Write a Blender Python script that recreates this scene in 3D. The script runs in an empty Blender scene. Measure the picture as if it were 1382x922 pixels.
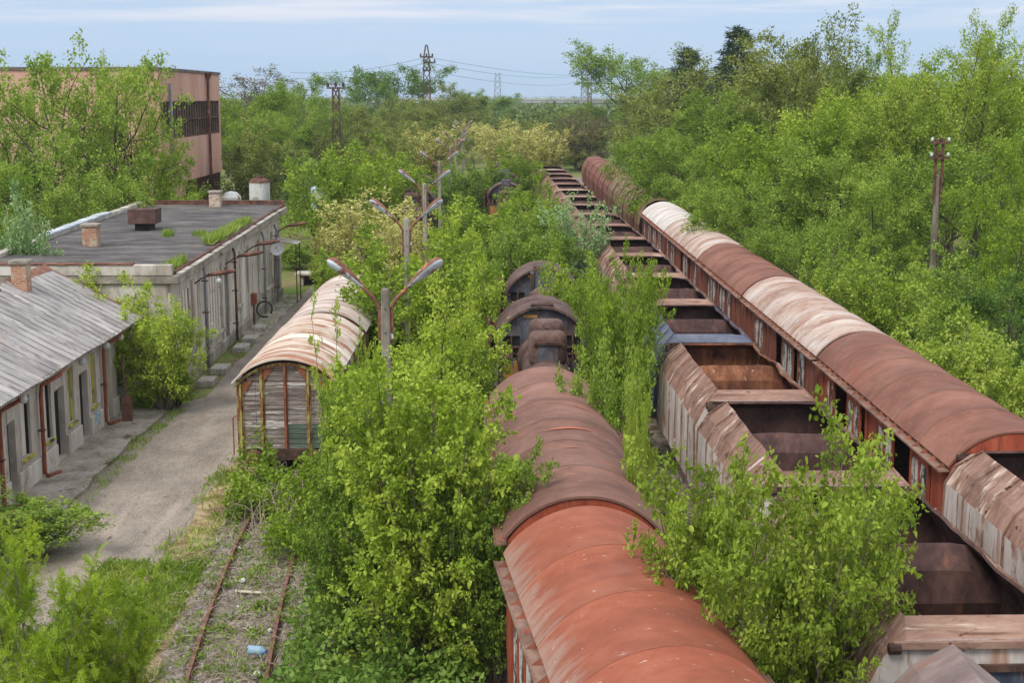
import bpy, math, random
import numpy as np
from mathutils import Vector, Matrix, noise as mnoise

random.seed(11)
SC = bpy.context.scene
COL = SC.collection
R = math.radians
PI = math.pi

# ------------------------------------------------------------------ camera
CAM_H = 11.1
FPX, CX, CY = 1919.0, 691.0, 461.0
TH = math.atan(331.0 / FPX)
AL = math.atan(23.0 * math.cos(TH) / FPX)
FW = Vector((math.sin(AL) * math.cos(TH), math.cos(AL) * math.cos(TH), -math.sin(TH)))
RT = Vector((math.cos(AL), -math.sin(AL), 0))
UP = RT.cross(FW)
cam_d = bpy.data.cameras.new('camera')
cam = bpy.data.objects.new('camera', cam_d)
COL.objects.link(cam)
cam.location = (0, 0, CAM_H)
cam.rotation_euler = (PI / 2 - TH, 0, -AL)
cam_d.sensor_width = 36
cam_d.lens = FPX / 1382 * 36
cam_d.clip_end = 40000
cam_d.clip_start = 0.1
SC.camera = cam


def ray(px, py):
    return FW + RT * ((px - CX) / FPX) - UP * ((py - CY) / FPX)


def at(px, py, h=0.0):
    """point of the place at height h seen at photo position px, py"""
    d = ray(px, py)
    t = (h - CAM_H) / d.z
    return Vector((d.x * t, d.y * t, h))


def atY(px, py, Y):
    d = ray(px, py)
    t = Y / d.y
    return Vector((d.x * t, Y, CAM_H + d.z * t))


def atX(px, X, py=400):
    d = ray(px, py)
    t = X / d.x
    return Vector((X, d.y * t, CAM_H + d.z * t))


# ------------------------------------------------------------------ objects
def tag(o, label=None, cat=None, group=None, kind=None):
    if label: o['label'] = label
    if cat: o['category'] = cat
    if group: o['group'] = group
    if kind: o['kind'] = kind
    return o


def thing(name, label, cat, loc=(0, 0, 0), rz=0.0, group=None):
    o = bpy.data.objects.new(name, None)
    COL.objects.link(o)
    o.location = loc
    o.rotation_euler = (0, 0, rz)
    return tag(o, label, cat, group)


def copy_tree(o, parent=None):
    c = o.copy()
    COL.objects.link(c)
    c.parent = parent
    for ch in list(o.children):
        copy_tree(ch, c)
    return c


class MB:
    def __init__(s):
        s.v = []; s.f = []

    def add(s, vs, fs):
        b = len(s.v)
        s.v += [tuple(p) for p in vs]
        s.f += [tuple(i + b for i in f) for f in fs]
        return s

    def box(s, x0, x1, y0, y1, z0, z1):
        return s.add([(x0, y0, z0), (x1, y0, z0), (x1, y1, z0), (x0, y1, z0), (x0, y0, z1), (x1, y0, z1), (x1, y1, z1), (x0, y1, z1)],
                     [(0, 3, 2, 1), (4, 5, 6, 7), (0, 1, 5, 4), (1, 2, 6, 5), (2, 3, 7, 6), (3, 0, 4, 7)])

    def bar(s, a, b, w, t, up=(0, 0, 1)):
        a = Vector(a); b = Vector(b); d = (b - a).normalized()
        u = Vector(up)
        if abs(d.dot(u)) > .98: u = Vector((1, 0, 0))
        x = d.cross(u).normalized() * (w / 2)
        y = x.cross(d).normalized() * (t / 2)
        return s.add([a - x - y, a + x - y, a + x + y, a - x + y, b - x - y, b + x - y, b + x + y, b - x + y],
                     [(0, 3, 2, 1), (4, 5, 6, 7), (0, 1, 5, 4), (1, 2, 6, 5), (2, 3, 7, 6), (3, 0, 4, 7)][::1])

    def tube(s, pts, r, n=6, caps=True):
        pts = [Vector(p) for p in pts]
        rs = r if isinstance(r, (list, tuple)) else [r] * len(pts)
        b = len(s.v); prev = None
        for i, p in enumerate(pts):
            d = (pts[min(i + 1, len(pts) - 1)] - pts[max(i - 1, 0)])
            d = d.normalized() if d.length > 1e-9 else Vector((0, 0, 1))
            if prev is None:
                u = Vector((1, 0, 0)) if abs(d.x) < .8 else Vector((0, 1, 0))
                x = d.cross(u).normalized()
            else:
                x = (prev - d * prev.dot(d)).normalized()
            prev = x; y = d.cross(x)
            for k in range(n):
                a = 2 * PI * k / n
                s.v.append(tuple(p + (x * math.cos(a) + y * math.sin(a)) * rs[i]))
        for i in range(len(pts) - 1):
            for k in range(n):
                k2 = (k + 1) % n
                s.f.append((b + i * n + k, b + i * n + k2, b + (i + 1) * n + k2, b + (i + 1) * n + k))
        if caps:
            s.f.append(tuple(b + k for k in range(n))[::-1])
            s.f.append(tuple(b + (len(pts) - 1) * n + k for k in range(n)))
        return s

    def lathe(s, prof, n=16, c=(0, 0, 0), axis='Z', sx=1, sy=1):
        b = len(s.v); c = Vector(c)
        for r, z in prof:
            for k in range(n):
                a = 2 * PI * k / n
                p = (r * math.cos(a) * sx, r * math.sin(a) * sy, z)
                if axis == 'Y': p = (p[0], p[2], p[1])
                if axis == 'X': p = (p[2], p[0], p[1])
                s.v.append(tuple(c + Vector(p)))
        for i in range(len(prof) - 1):
            for k in range(n):
                k2 = (k + 1) % n
                s.f.append((b + i * n + k, b + i * n + k2, b + (i + 1) * n + k2, b + (i + 1) * n + k))
        s.f.append(tuple(b + k for k in range(n))[::-1])
        s.f.append(tuple(b + (len(prof) - 1) * n + k for k in range(n)))
        return s

    def prism(s, poly, a0, a1, axis='Y'):
        """polygon in the plane square to axis, pushed from a0 to a1"""
        n = len(poly)
        def q(p, a):
            if axis == 'Y': return (p[0], a, p[1])
            if axis == 'X': return (a, p[0], p[1])
            return (p[0], p[1], a)
        return s.add([q(p, a0) for p in poly] + [q(p, a1) for p in poly],
                     [tuple(range(n)), tuple(range(2 * n - 1, n - 1, -1))] + [(i, n + i, n + (i + 1) % n, (i + 1) % n) for i in range(n)])

    def loft(s, secs, closed=False):
        b = len(s.v); n = len(secs[0])
        for sec in secs: s.v += [tuple(p) for p in sec]
        for i in range(len(secs) - 1):
            for k in range(n if closed else n - 1):
                k2 = (k + 1) % n
                s.f.append((b + i * n + k, b + i * n + k2, b + (i + 1) * n + k2, b + (i + 1) * n + k))
        return s

    def build(s, name, mat=None, parent=None, smooth=False, bevel=0, seg=1, fix=True):
        me = bpy.data.meshes.new(name)
        me.from_pydata(s.v, [], s.f)
        if fix:
            import bmesh
            bm = bmesh.new(); bm.from_mesh(me)
            bmesh.ops.recalc_face_normals(bm, faces=bm.faces)
            bm.to_mesh(me); bm.free()
        if mat: me.materials.append(mat)
        if smooth:
            me.polygons.foreach_set('use_smooth', [True] * len(me.polygons))
        o = bpy.data.objects.new(name, me)
        COL.objects.link(o)
        if parent is not None: o.parent = parent
        if bevel:
            m = o.modifiers.new('bevel', 'BEVEL'); m.width = bevel; m.segments = seg; m.limit_method = 'ANGLE'
            if smooth is False and seg > 1:
                me.polygons.foreach_set('use_smooth', [True] * len(me.polygons))
        return o


def nz(x, y=0, z=0):
    return mnoise.noise(Vector((x, y, z)))


# ------------------------------------------------------------------ materials
def lin(r, g, b, k=1.0):
    def f(u):
        u /= 255
        return (u / 12.92 if u <= .04045 else ((u + .055) / 1.055) ** 2.4) * k
    return (f(r), f(g), f(b), 1)


class NT:
    def __init__(s, tree):
        s.t = tree; s.l = tree.links

    def n(s, kind, **kw):
        nd = s.t.nodes.new(kind)
        for k, v in kw.items():
            if k in nd.inputs.keys() if not isinstance(k, int) else False:
                nd.inputs[k].default_value = v
            else:
                setattr(nd, k, v)
        return nd

    def link(s, a, b): s.l.new(a, b)

    def math(s, op, a, b=None, clamp=False):
        nd = s.t.nodes.new('ShaderNodeMath'); nd.operation = op; nd.use_clamp = clamp
        for i, q in enumerate((a, b)):
            if q is None: continue
            if isinstance(q, (int, float)): nd.inputs[i].default_value = q
            else: s.link(q, nd.inputs[i])
        return nd.outputs[0]

    def mix(s, fac, a, b, mode='MIX'):
        nd = s.t.nodes.new('ShaderNodeMix'); nd.data_type = 'RGBA'; nd.blend_type = mode
        for i, q in ((0, fac), (6, a), (7, b)):
            if isinstance(q, (int, float)): nd.inputs[i].default_value = q
            elif isinstance(q, tuple): nd.inputs[i].default_value = q
            else: s.link(q, nd.inputs[i])
        return nd.outputs[2]

    def ramp(s, fac, stops):
        nd = s.t.nodes.new('ShaderNodeValToRGB')
        el = nd.color_ramp.elements
        while len(el) < len(stops): el.new(.5)
        for e, (p, c) in zip(el, stops):
            e.position = p; e.color = c
        s.link(fac, nd.inputs[0])
        return nd.outputs[0]

    def step(s, v, lo, hi):
        nd = s.t.nodes.new('ShaderNodeMapRange'); nd.interpolation_type = 'SMOOTHSTEP'
        nd.inputs[1].default_value = lo; nd.inputs[2].default_value = hi
        s.link(v, nd.inputs[0])
        return nd.outputs[0]

    def noise(s, vec, scale, detail=5, rough=.6, stretch=None, dist=0.0):
        if stretch:
            mp = s.t.nodes.new('ShaderNodeMapping'); mp.inputs['Scale'].default_value = stretch
            s.link(vec, mp.inputs[0]); vec = mp.outputs[0]
        nd = s.t.nodes.new('ShaderNodeTexNoise')
        nd.inputs['Scale'].default_value = scale; nd.inputs['Detail'].default_value = detail
        nd.inputs['Roughness'].default_value = rough; nd.inputs['Distortion'].default_value = dist
        s.link(vec, nd.inputs[0])
        return nd.outputs[0]


def new_mat(name):
    m = bpy.data.materials.new(name); m.use_nodes = True
    t = NT(m.node_tree)
    return m, t, m.node_tree.nodes['Principled BSDF']


def weather(name, stops, scale=2.0, stretch=(1, 1, 1), layers=(), rough=.75, metal=0.0, bump=.25, bscale=14.0, spec=.25, bands=None, lines=None):
    """stops: colour ramp over a layered noise; layers: (colour, scale, stretch, lo, hi) masks laid on top;
    bands=(axis, pitch, amount): sheets of slightly different tone side by side"""
    m, t, b = new_mat(name)
    tc = t.n('ShaderNodeTexCoord'); oi = t.n('ShaderNodeObjectInfo')
    sc = t.math('MULTIPLY', oi.outputs['Random'], 61.0)
    va = t.n('ShaderNodeVectorMath', operation='ADD')
    t.link(tc.outputs['Object'], va.inputs[0]); t.link(sc, va.inputs[1])
    vec = va.outputs[0]
    n1 = t.noise(vec, scale, 6, .62, stretch)
    n2 = t.noise(vec, scale * 6.3, 4, .6, stretch)
    f = t.math('ADD', t.math('MULTIPLY', n1, .72), t.math('MULTIPLY', n2, .28))
    f = t.step(f, .3, .7)
    col = t.ramp(f, stops)
    if bands:
        ax, pitch, amt = bands
        sp = t.n('ShaderNodeSeparateXYZ'); t.link(tc.outputs['Object'], sp.inputs[0])
        fl = t.math('FLOOR', t.math('DIVIDE', sp.outputs[ax], pitch))
        wn = t.n('ShaderNodeTexWhiteNoise', noise_dimensions='1D'); t.link(t.math('ADD', fl, sc), wn.inputs['W'])
        k = t.math('ADD', t.math('MULTIPLY', wn.outputs[0], amt), 1 - amt * .6)
        cm = t.n('ShaderNodeCombineColor')
        for i in range(3): t.link(k, cm.inputs[i])
        col = t.mix(1.0, col, cm.outputs[0], 'MULTIPLY')
    if lines:
        ax, pitch, wd, lc, amt = lines
        sp = t.n('ShaderNodeSeparateXYZ'); t.link(tc.outputs['Object'], sp.inputs[0])
        fr = t.math('FRACT', t.math('DIVIDE', sp.outputs[ax], pitch))
        k = t.math('MULTIPLY', t.math('LESS_THAN', fr, wd), t.math('MULTIPLY', t.step(t.noise(vec, 1.3, 4, .6), .3, .6), amt))
        col = t.mix(k, col, lc)
    for (c, s_, st, lo, hi) in layers:
        nn = t.noise(vec, s_, 6, .65, st, .3)
        col = t.mix(t.step(nn, lo, hi), col, c)
    t.link(col, b.inputs['Base Color'])
    b.inputs['Roughness'].default_value = rough
    b.inputs['Metallic'].default_value = metal
    b.inputs['Specular IOR Level'].default_value = spec
    if bump:
        bn = t.n('ShaderNodeBump'); bn.inputs['Strength'].default_value = bump; bn.inputs['Distance'].default_value = .02
        t.link(t.noise(vec, bscale, 6, .65, stretch), bn.inputs['Height'])
        t.link(bn.outputs[0], b.inputs['Normal'])
    return m


def leaf_mat(name, dark, mid, light, trans=.35, clump=.7):
    trans *= .85
    m, t, b = new_mat(name)
    ge = t.n('ShaderNodeNewGeometry'); oi = t.n('ShaderNodeObjectInfo')
    tc = t.n('ShaderNodeTexCoord')
    n = t.noise(tc.outputs['Object'], clump, 3, .5)
    f = t.math('ADD', t.math('MULTIPLY', ge.outputs['Random Per Island'], .5), t.math('MULTIPLY', t.step(n, .3, .7), .5))
    f = t.math('ADD', t.math('MULTIPLY', f, .66), t.math('MULTIPLY', oi.outputs['Random'], .34))
    col = t.ramp(f, [(.1, dark), (.5, mid), (.9, light)])
    t.link(col, b.inputs['Base Color'])
    b.inputs['Roughness'].default_value = .55
    b.inputs['Specular IOR Level'].default_value = .25
    tr = t.n('ShaderNodeBsdfTranslucent'); t.link(t.mix(1.0, col, (1.0, 1.0, .55, 1), 'MULTIPLY'), tr.inputs[0])
    mx = t.n('ShaderNodeMixShader'); mx.inputs[0].default_value = trans
    t.link(b.outputs[0], mx.inputs[1]); t.link(tr.outputs[0], mx.inputs[2])
    t.link(mx.outputs[0], m.node_tree.nodes['Material Output'].inputs[0])
    return m
HAZE = True

# palette ------------------------------------------------------------------
G = {}
G['bark'] = weather('bark', [(0, lin(48, 42, 36)), (.6, lin(84, 74, 64)), (1, lin(118, 108, 96))], 6, (1, 1, .2), bump=.6)
G['bark_pale'] = weather('bark_pale', [(0, lin(80, 72, 60)), (.6, lin(118, 108, 94)), (1, lin(150, 142, 128))], 6, (1, 1, .25), bump=.5)
G['leaf_bright'] = leaf_mat('leaf_bright', lin(96, 126, 36), lin(146, 172, 54), lin(192, 208, 88), .42)
G['leaf_mid'] = leaf_mat('leaf_mid', lin(86, 116, 40), lin(132, 160, 60), lin(174, 194, 88), .42)
G['leaf_deep'] = leaf_mat('leaf_deep', lin(68, 98, 38), lin(106, 138, 56), lin(144, 170, 78))
G['leaf_olive'] = leaf_mat('leaf_olive', lin(96, 110, 48), lin(136, 148, 70), lin(170, 176, 98))
G['leaf_tan'] = leaf_mat('leaf_tan', lin(150, 150, 76), lin(190, 188, 112), lin(216, 212, 148), .35)
G['leaf_lime'] = leaf_mat('leaf_lime', lin(110, 134, 38), lin(156, 178, 66), lin(194, 206, 104), .42)
G['leaf_locust'] = leaf_mat('leaf_locust', lin(104, 132, 26), lin(148, 172, 44), lin(186, 200, 72), .4)
G['leaf_pale'] = leaf_mat('leaf_pale', lin(96, 132, 78), lin(138, 168, 110), lin(176, 198, 148), .3)
G['leaf_conifer'] = leaf_mat('leaf_conifer', lin(42, 60, 44), lin(64, 84, 60), lin(88, 106, 78), .15)
G['leaf_brown'] = leaf_mat('leaf_brown', lin(86, 80, 58), lin(120, 110, 78), lin(146, 138, 96), .25)
G['leaf_far'] = leaf_mat('leaf_far', lin(56, 84, 44), lin(86, 112, 54), lin(124, 140, 68), .2)
G['grass'] = leaf_mat('grass_blade', lin(86, 120, 40), lin(134, 160, 62), lin(186, 190, 104), .3, .5)
G['straw'] = weather('dry_stalk', [(0, lin(112, 96, 80)), (.5, lin(158, 146, 130)), (1, lin(196, 184, 166))], 3, bump=0)

# ------------------------------------------------------------------ foliage
def fast_mesh(name, V, F4, mat, smooth=False):
    me = bpy.data.meshes.new(name)
    V = np.asarray(V, np.float32); F4 = np.asarray(F4, np.int32)
    me.vertices.add(len(V)); me.vertices.foreach_set('co', V.ravel())
    k = F4.shape[1]
    me.loops.add(F4.size); me.loops.foreach_set('vertex_index', F4.ravel())
    me.polygons.add(len(F4))
    me.polygons.foreach_set('loop_start', np.arange(0, F4.size, k, dtype=np.int32))
    me.polygons.foreach_set('loop_total', np.full(len(F4), k, np.int32))
    me.update(calc_edges=True)
    me.materials.append(mat)
    return me


def unit(a):
    return a / np.maximum(np.linalg.norm(a, axis=1, keepdims=True), 1e-9)


def leaf_arrays(P, D, L, rng, wid=.6, up=.8, droop=.25, along=.5):
    """folded diamond leaves at P growing roughly along D"""
    n = len(P)
    L = L * rng.uniform(.6, 1.25, (n, 1))
    a = unit(rng.normal(size=(n, 3)) * .8 + D * along + np.array([0, 0, -droop]))
    nn = rng.normal(size=(n, 3)) * .75 + np.array([0, 0, up])
    s = unit(np.cross(nn, a)); nn = unit(np.cross(a, s))
    w = L * wid * .5
    V = np.stack([P, P + a * L * .42 + s * w + nn * L * .1, P + a * L - nn * L * .12, P + a * L * .42 - s * w + nn * L * .1], 1)
    return V.reshape(-1, 3), np.arange(4 * n, dtype=np.int32).reshape(n, 4)


def oval_arrays(P, D, L, rng, wid=.6, up=.8, droop=.25, along=.5):
    """pointed oval leaves folded along the rib and curling down at the tip"""
    n = len(P)
    L = L * np.clip(rng.lognormal(-.05, .34, (n, 1)), .35, 1.7)
    a = unit(rng.normal(size=(n, 3)) * .8 + D * along + np.array([0, 0, -droop]))
    nn = rng.normal(size=(n, 3)) * .7 + np.array([0, 0, up])
    s = unit(np.cross(nn, a)); nn = unit(np.cross(a, s))
    w = L * wid * rng.uniform(.38, .62, (n, 1)); cu = rng.uniform(-.05, .32, (n, 1)) * L; fo = rng.uniform(.02, .22, (n, 1)) * L
    V = np.stack([P, P + a * L * .3 + s * w + nn * (fo - cu * .05), P + a * L * .66 + s * w * .8 + nn * (fo * .8 - cu * .4), P + a * L - nn * cu,
                  P + a * L * .66 - s * w * .8 + nn * (fo * .8 - cu * .4), P + a * L * .3 - s * w + nn * (fo - cu * .05)], 1)
    b = np.arange(n, dtype=np.int32)[:, None] * 6
    F = np.concatenate([b + np.array([0, 3, 2, 1]), b + np.array([0, 5, 4, 3])], 1).reshape(-1, 4)
    return V.reshape(-1, 3), F


def locust_arrays(P, D, L, rng, pairs=7):
    n = len(P)
    L = L * rng.uniform(.7, 1.2, (n, 1))
    a = unit(rng.normal(size=(n, 3)) * .7 + D * .8)
    nn = rng.normal(size=(n, 3)) * .4 + np.array([0, 0, 1.0])
    s = unit(np.cross(nn, a)); nn = unit(np.cross(a, s))
    out = []
    for j in range(pairs):
        t = (j + 1.0) / pairs
        q = P + a * L * t - nn * L * .25 * t * t
        for sg in (-1, 1):
            ax = unit(s * sg + a * .45 + rng.normal(size=(n, 3)) * .15)
            ll = L * .3 * (1 - .35 * abs(t - .5))
            sd = unit(np.cross(nn, ax)) * ll * .22
            out.append(np.stack([q, q + ax * ll * .5 + sd, q + ax * ll, q + ax * ll * .5 - sd], 1))
    V = np.concatenate(out, 0)
    return V.reshape(-1, 3), np.arange(V.shape[0] * 4, dtype=np.int32).reshape(-1, 4)


class Tree:
    def __init__(s, seed):
        s.rnd = random.Random(seed); s.rng = np.random.default_rng(seed)
        s.mb = MB(); s.lp = []; s.ld = []

    def grow(s, p, d, L, r, lev, cfg):
        c = cfg[lev]; rnd = s.rnd
        n = c.get('seg', 4)
        pts = [Vector(p)]; d = Vector(d).normalized(); rs = [r]; dirs = [d.copy()]
        for i in range(n):
            d = (d + Vector((rnd.gauss(0, 1), rnd.gauss(0, 1), rnd.gauss(0, .7))) * c.get('wig', .12) + Vector((0, 0, c.get('up', .06)))).normalized()
            pts.append(pts[-1] + d * (L / n)); dirs.append(d.copy())
            rs.append(max(r * (1 - (i + 1) / n * c.get('taper', .75)), .003))
        if c.get('tube', 0):
            s.mb.tube(pts, rs, c['tube'], caps=False)
        def pos(t):
            u = min(t * n, n - 1e-6); i = int(u); return pts[i].lerp(pts[i + 1], u - i), dirs[i]
        if c.get('leaves'):
            k = c['leaves']; sp = c.get('sprd', .1)
            for i in range(k):
                t = c.get('t0', .15) + (1 - c.get('t0', .15)) * rnd.random()
                q, dd = pos(t)
                s.lp.append((q.x + rnd.gauss(0, sp), q.y + rnd.gauss(0, sp), q.z + rnd.gauss(0, sp * .8)))
                s.ld.append(tuple(dd))
        if lev + 1 < len(cfg):
            az = rnd.random() * 6.28
            m = c['kids']
            for k in range(m):
                t = c['tmin'] + (c.get('tmax', 1.0) - c['tmin']) * (k + rnd.random()) / m
                q, dd = pos(t)
                az += 2.4 + rnd.gauss(0, .4)
                ang = R(c['ang'] + rnd.gauss(0, 9))
                x = dd.cross(Vector((.3, .5, 1))).normalized(); y = dd.cross(x)
                nd = dd * math.cos(ang) + (x * math.cos(az) + y * math.sin(az)) * math.sin(ang)
                shape = c.get('shape', 'cone')
                k1 = (1 - .55 * t) if shape == 'cone' else (1.05 - .97 * t) if shape == 'spire' else (.45 + 1.1 * math.sin(PI * min(1, max(0, (t - c['tmin']) / (1.12 - c['tmin']))) ** .8)) * .72
                s.grow(q, nd, L * c['len'] * k1 * rnd.uniform(.75, 1.2), max(rs[min(int(t * n), n)] * .6, .004), lev + 1, cfg)


PROTO = {}


def proto(key, seed, stems, cfg, leafL, leaf_m, bark_m, wid=.6, mode='leaf', tilt=.0, base=.15, up=.8, droop=.25):
    tr = Tree(seed); rnd = tr.rnd
    for i in range(stems):
        a = 2 * PI * i / stems + rnd.uniform(-.4, .4)
        tl = tilt * rnd.uniform(.25, 1.15)
        d = Vector((math.cos(a) * tl, math.sin(a) * tl, 1))
        p = Vector((math.cos(a) * base, math.sin(a) * base, -.1)) if stems > 1 else Vector((0, 0, -.1))
        tr.grow(p, d, cfg[0]['L'] * rnd.uniform(.72, 1.08) if stems > 1 else cfg[0]['L'], cfg[0]['r'], 0, cfg)
    P = np.array(tr.lp); D = np.array(tr.ld)
    if mode == 'locust': V, F = locust_arrays(P, D, leafL, tr.rng)
    elif mode == 'oval': V, F = oval_arrays(P, D, leafL, tr.rng, wid, up, droop)
    else: V, F = leaf_arrays(P, D, leafL, tr.rng, wid, up, droop)
    crown = fast_mesh('crown', V, F, leaf_m)
    tm = MB(); tm.v, tm.f = tr.mb.v, tr.mb.f
    q = bpy.data.meshes.new('trunk'); q.from_pydata(tm.v, [], tm.f); q.materials.append(bark_m)
    q.polygons.foreach_set('use_smooth', [True] * len(q.polygons))
    z = np.sort(P[:, 2])
    rad = np.percentile(np.hypot(P[:, 0], P[:, 1]), 93)
    if key == 'conifer': rad *= .6
    if key == 'spray': rad *= .8
    PROTO[key] = (q, crown, float(z[int(len(z) * .995)]), float(rad))


TREES_MADE = {}


def plant(key, name, label, cat, loc, h, w=None, rz=None, group=None, leaf=None, lean=(0, 0)):
    """a tree or shrub of height h and crown radius w"""
    tm, cm, ph, pr = PROTO[key]
    if leaf is not None:
        kk = (key, leaf)
        if kk not in TREES_MADE:
            c2 = cm.copy(); c2.materials.clear(); c2.materials.append(G[leaf]); TREES_MADE[kk] = c2
        cm = TREES_MADE[kk]
    root = thing(name, label, cat, loc, random.random() * 6.28 if rz is None else rz, group)
    sz = h / ph; sx = sz if w is None else w / pr
    root.scale = (sx, sx, sz)
    root.rotation_euler[0] = lean[0]; root.rotation_euler[1] = lean[1]
    for nm, me in (('trunk', tm), ('crown', cm)):
        o = bpy.data.objects.new(nm, me); COL.objects.link(o); o.parent = root
    return root


# big leaved shrub with many upright shoots (near)
proto('near_a', 3, 15, [dict(L=6.4, r=.04, seg=7, wig=.07, up=.05, tube=5, kids=14, tmin=.1, ang=46, len=.36, leaves=16, t0=.55, sprd=.06),
                        dict(seg=4, wig=.1, up=.09, tube=4, kids=7, tmin=.15, ang=42, len=.46, leaves=14, sprd=.06),
                        dict(seg=3, wig=.12, up=.05, tube=3, leaves=26, sprd=.06)], .098, G['leaf_bright'], G['bark_pale'], wid=.6, tilt=.36, mode='oval')
proto('near_b', 8, 16, [dict(L=5.6, r=.034, seg=7, wig=.07, up=.03, tube=5, kids=16, tmin=.32, ang=46, len=.36, leaves=14, t0=.45, sprd=.05),
                        dict(seg=4, wig=.09, up=.08, tube=4, kids=7, tmin=.15, ang=42, len=.45, leaves=13, sprd=.05),
                        dict(seg=3, wig=.12, up=.03, tube=3, leaves=22, sprd=.055)], .088, G['leaf_lime'], G['bark_pale'], wid=.55, tilt=.56, mode='oval')
proto('locust', 21, 9, [dict(L=4.4, r=.04, seg=7, wig=.08, up=.03, tube=5, kids=11, tmin=.25, ang=45, len=.36, leaves=6, t0=.5, sprd=.03),
                        dict(seg=4, wig=.1, up=.04, tube=4, kids=5, tmin=.2, ang=42, len=.5, leaves=7, sprd=.04),
                        dict(seg=3, wig=.1, up=.0, tube=3, leaves=5, sprd=.04)], .25, G['leaf_locust'], G['bark_pale'], mode='locust', tilt=.5)
# mid distance shrub
SHR = [dict(L=5, r=.05, seg=6, wig=.08, up=.05, tube=5, kids=12, tmin=.1, ang=48, len=.42),
       dict(seg=4, wig=.12, up=.06, tube=3, kids=7, tmin=.15, ang=44, len=.5, leaves=14, sprd=.1),
       dict(seg=3, wig=.15, up=.04, leaves=15, sprd=.1)]
proto('shrub_a', 31, 12, SHR, .15, G['leaf_bright'], G['bark_pale'], tilt=.45)
proto('shrub_b', 32, 10, SHR, .15, G['leaf_mid'], G['bark'], tilt=.6)
SHR2 = [dict(L=5, r=.04, seg=6, wig=.05, up=.04, tube=4, kids=13, tmin=.1, ang=32, len=.3),
        dict(seg=4, wig=.1, up=.12, tube=3, kids=4, tmin=.2, ang=35, len=.5, leaves=10, sprd=.07),
        dict(seg=3, wig=.1, up=.05, leaves=9, sprd=.07)]
proto('upright', 41, 16, SHR2, .15, G['leaf_tan'], G['bark_pale'], tilt=.34)
# broad trees
def tree_cfg(L, kids0=15, ang0=66, len0=.62, wig=.12, lv=26, sp=.22, tmin=.2, shape='dome', k1=9, k2=7):
    return [dict(L=L, r=L * .02, seg=8, wig=.05, up=.04, tube=7, kids=kids0, tmin=tmin, ang=ang0, len=len0, taper=.85, shape=shape),
            dict(seg=6, wig=wig, up=.035, tube=5, kids=k1, tmin=.22, ang=50, len=.52),
            dict(seg=4, wig=wig * 1.2, up=.06, tube=3, kids=k2, tmin=.15, ang=44, len=.5, leaves=6, sprd=sp),
            dict(seg=3, wig=.16, up=.02, leaves=lv, sprd=sp)]
proto('tree_a', 51, 1, tree_cfg(10.5), .23, G['leaf_mid'], G['bark'])
proto('tree_b', 52, 1, tree_cfg(11, 16, 58, .56, lv=22), .22, G['leaf_bright'], G['bark'])
proto('tree_c', 53, 1, tree_cfg(10, 14, 72, .7, lv=28, sp=.25), .25, G['leaf_deep'], G['bark'])
proto('airy', 54, 3, tree_cfg(12, 10, 54, .5, wig=.13, lv=13, sp=.18, tmin=.28, k1=8, k2=6), .24, G['leaf_mid'], G['bark'], tilt=.42, base=.5)
proto('spray', 55, 7, [dict(L=15, r=.16, seg=8, wig=.04, up=.03, tube=6, kids=22, tmin=.2, ang=42, len=.27, taper=.9),
                       dict(seg=5, wig=.07, up=.09, tube=4, kids=10, tmin=.15, ang=38, len=.42, leaves=14, sprd=.12),
                       dict(seg=3, wig=.1, up=.04, leaves=20, sprd=.14)], .17, G['leaf_lime'], G['bark'], tilt=.34, base=.4)
proto('twiggy', 56, 2, tree_cfg(11, 13, 60, .58, wig=.17, lv=8, sp=.18, k1=8, k2=7), .2, G['leaf_olive'], G['bark'], tilt=.2, base=.3)
# conifer
proto('conifer', 57, 1, [dict(L=17, r=.26, seg=6, wig=.01, up=.02, tube=6, kids=90, tmin=.1, ang=86, len=.27, taper=.95, shape='spire'),
                         dict(seg=4, wig=.05, up=.02, tube=3, kids=9, tmin=.1, ang=50, len=.42, leaves=14, sprd=.1),
                         dict(seg=2, wig=.1, up=-.02, leaves=14, sprd=.12)], .36, G['leaf_conifer'], G['bark'], wid=.22, up=.3, droop=.1)


def scatter(name, label, cat, P, mat, L, seed, wid=.6, up=.7, droop=.1, kind='stuff', along=.5):
    rng = np.random.default_rng(seed)
    D = np.tile(np.array([[0, 0, .6]]), (len(P), 1))
    V, F = leaf_arrays(np.asarray(P), D, L, rng, wid, up, droop, along)
    me = fast_mesh(name, V, F, mat)
    o = bpy.data.objects.new(name, me); COL.objects.link(o)
    return tag(o, label, cat, None, kind)


def clump_points(x0, x1, y0, y1, n, hmax, seed, cs=1.0, z0=0.0):
    """points of a low, lumpy leafy cover over a rectangle"""
    rng = np.random.default_rng(seed)
    xs = rng.uniform(x0, x1, n * 2); ys = rng.uniform(y0, y1, n * 2)
    hh = np.array([max(0.0, .52 + .9 * nz(a / cs, b / cs, seed) + .35 * nz(a * 2.7 / cs, b * 2.7 / cs, seed + 5)) for a, b in zip(xs, ys)])
    keep = hh > .12
    xs, ys, hh = xs[keep][:n], ys[keep][:n], hh[keep][:n]
    zs = z0 + hh * hmax * rng.uniform(.0, 1, len(xs)) ** .45
    return np.stack([xs, ys, zs], 1)

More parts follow.
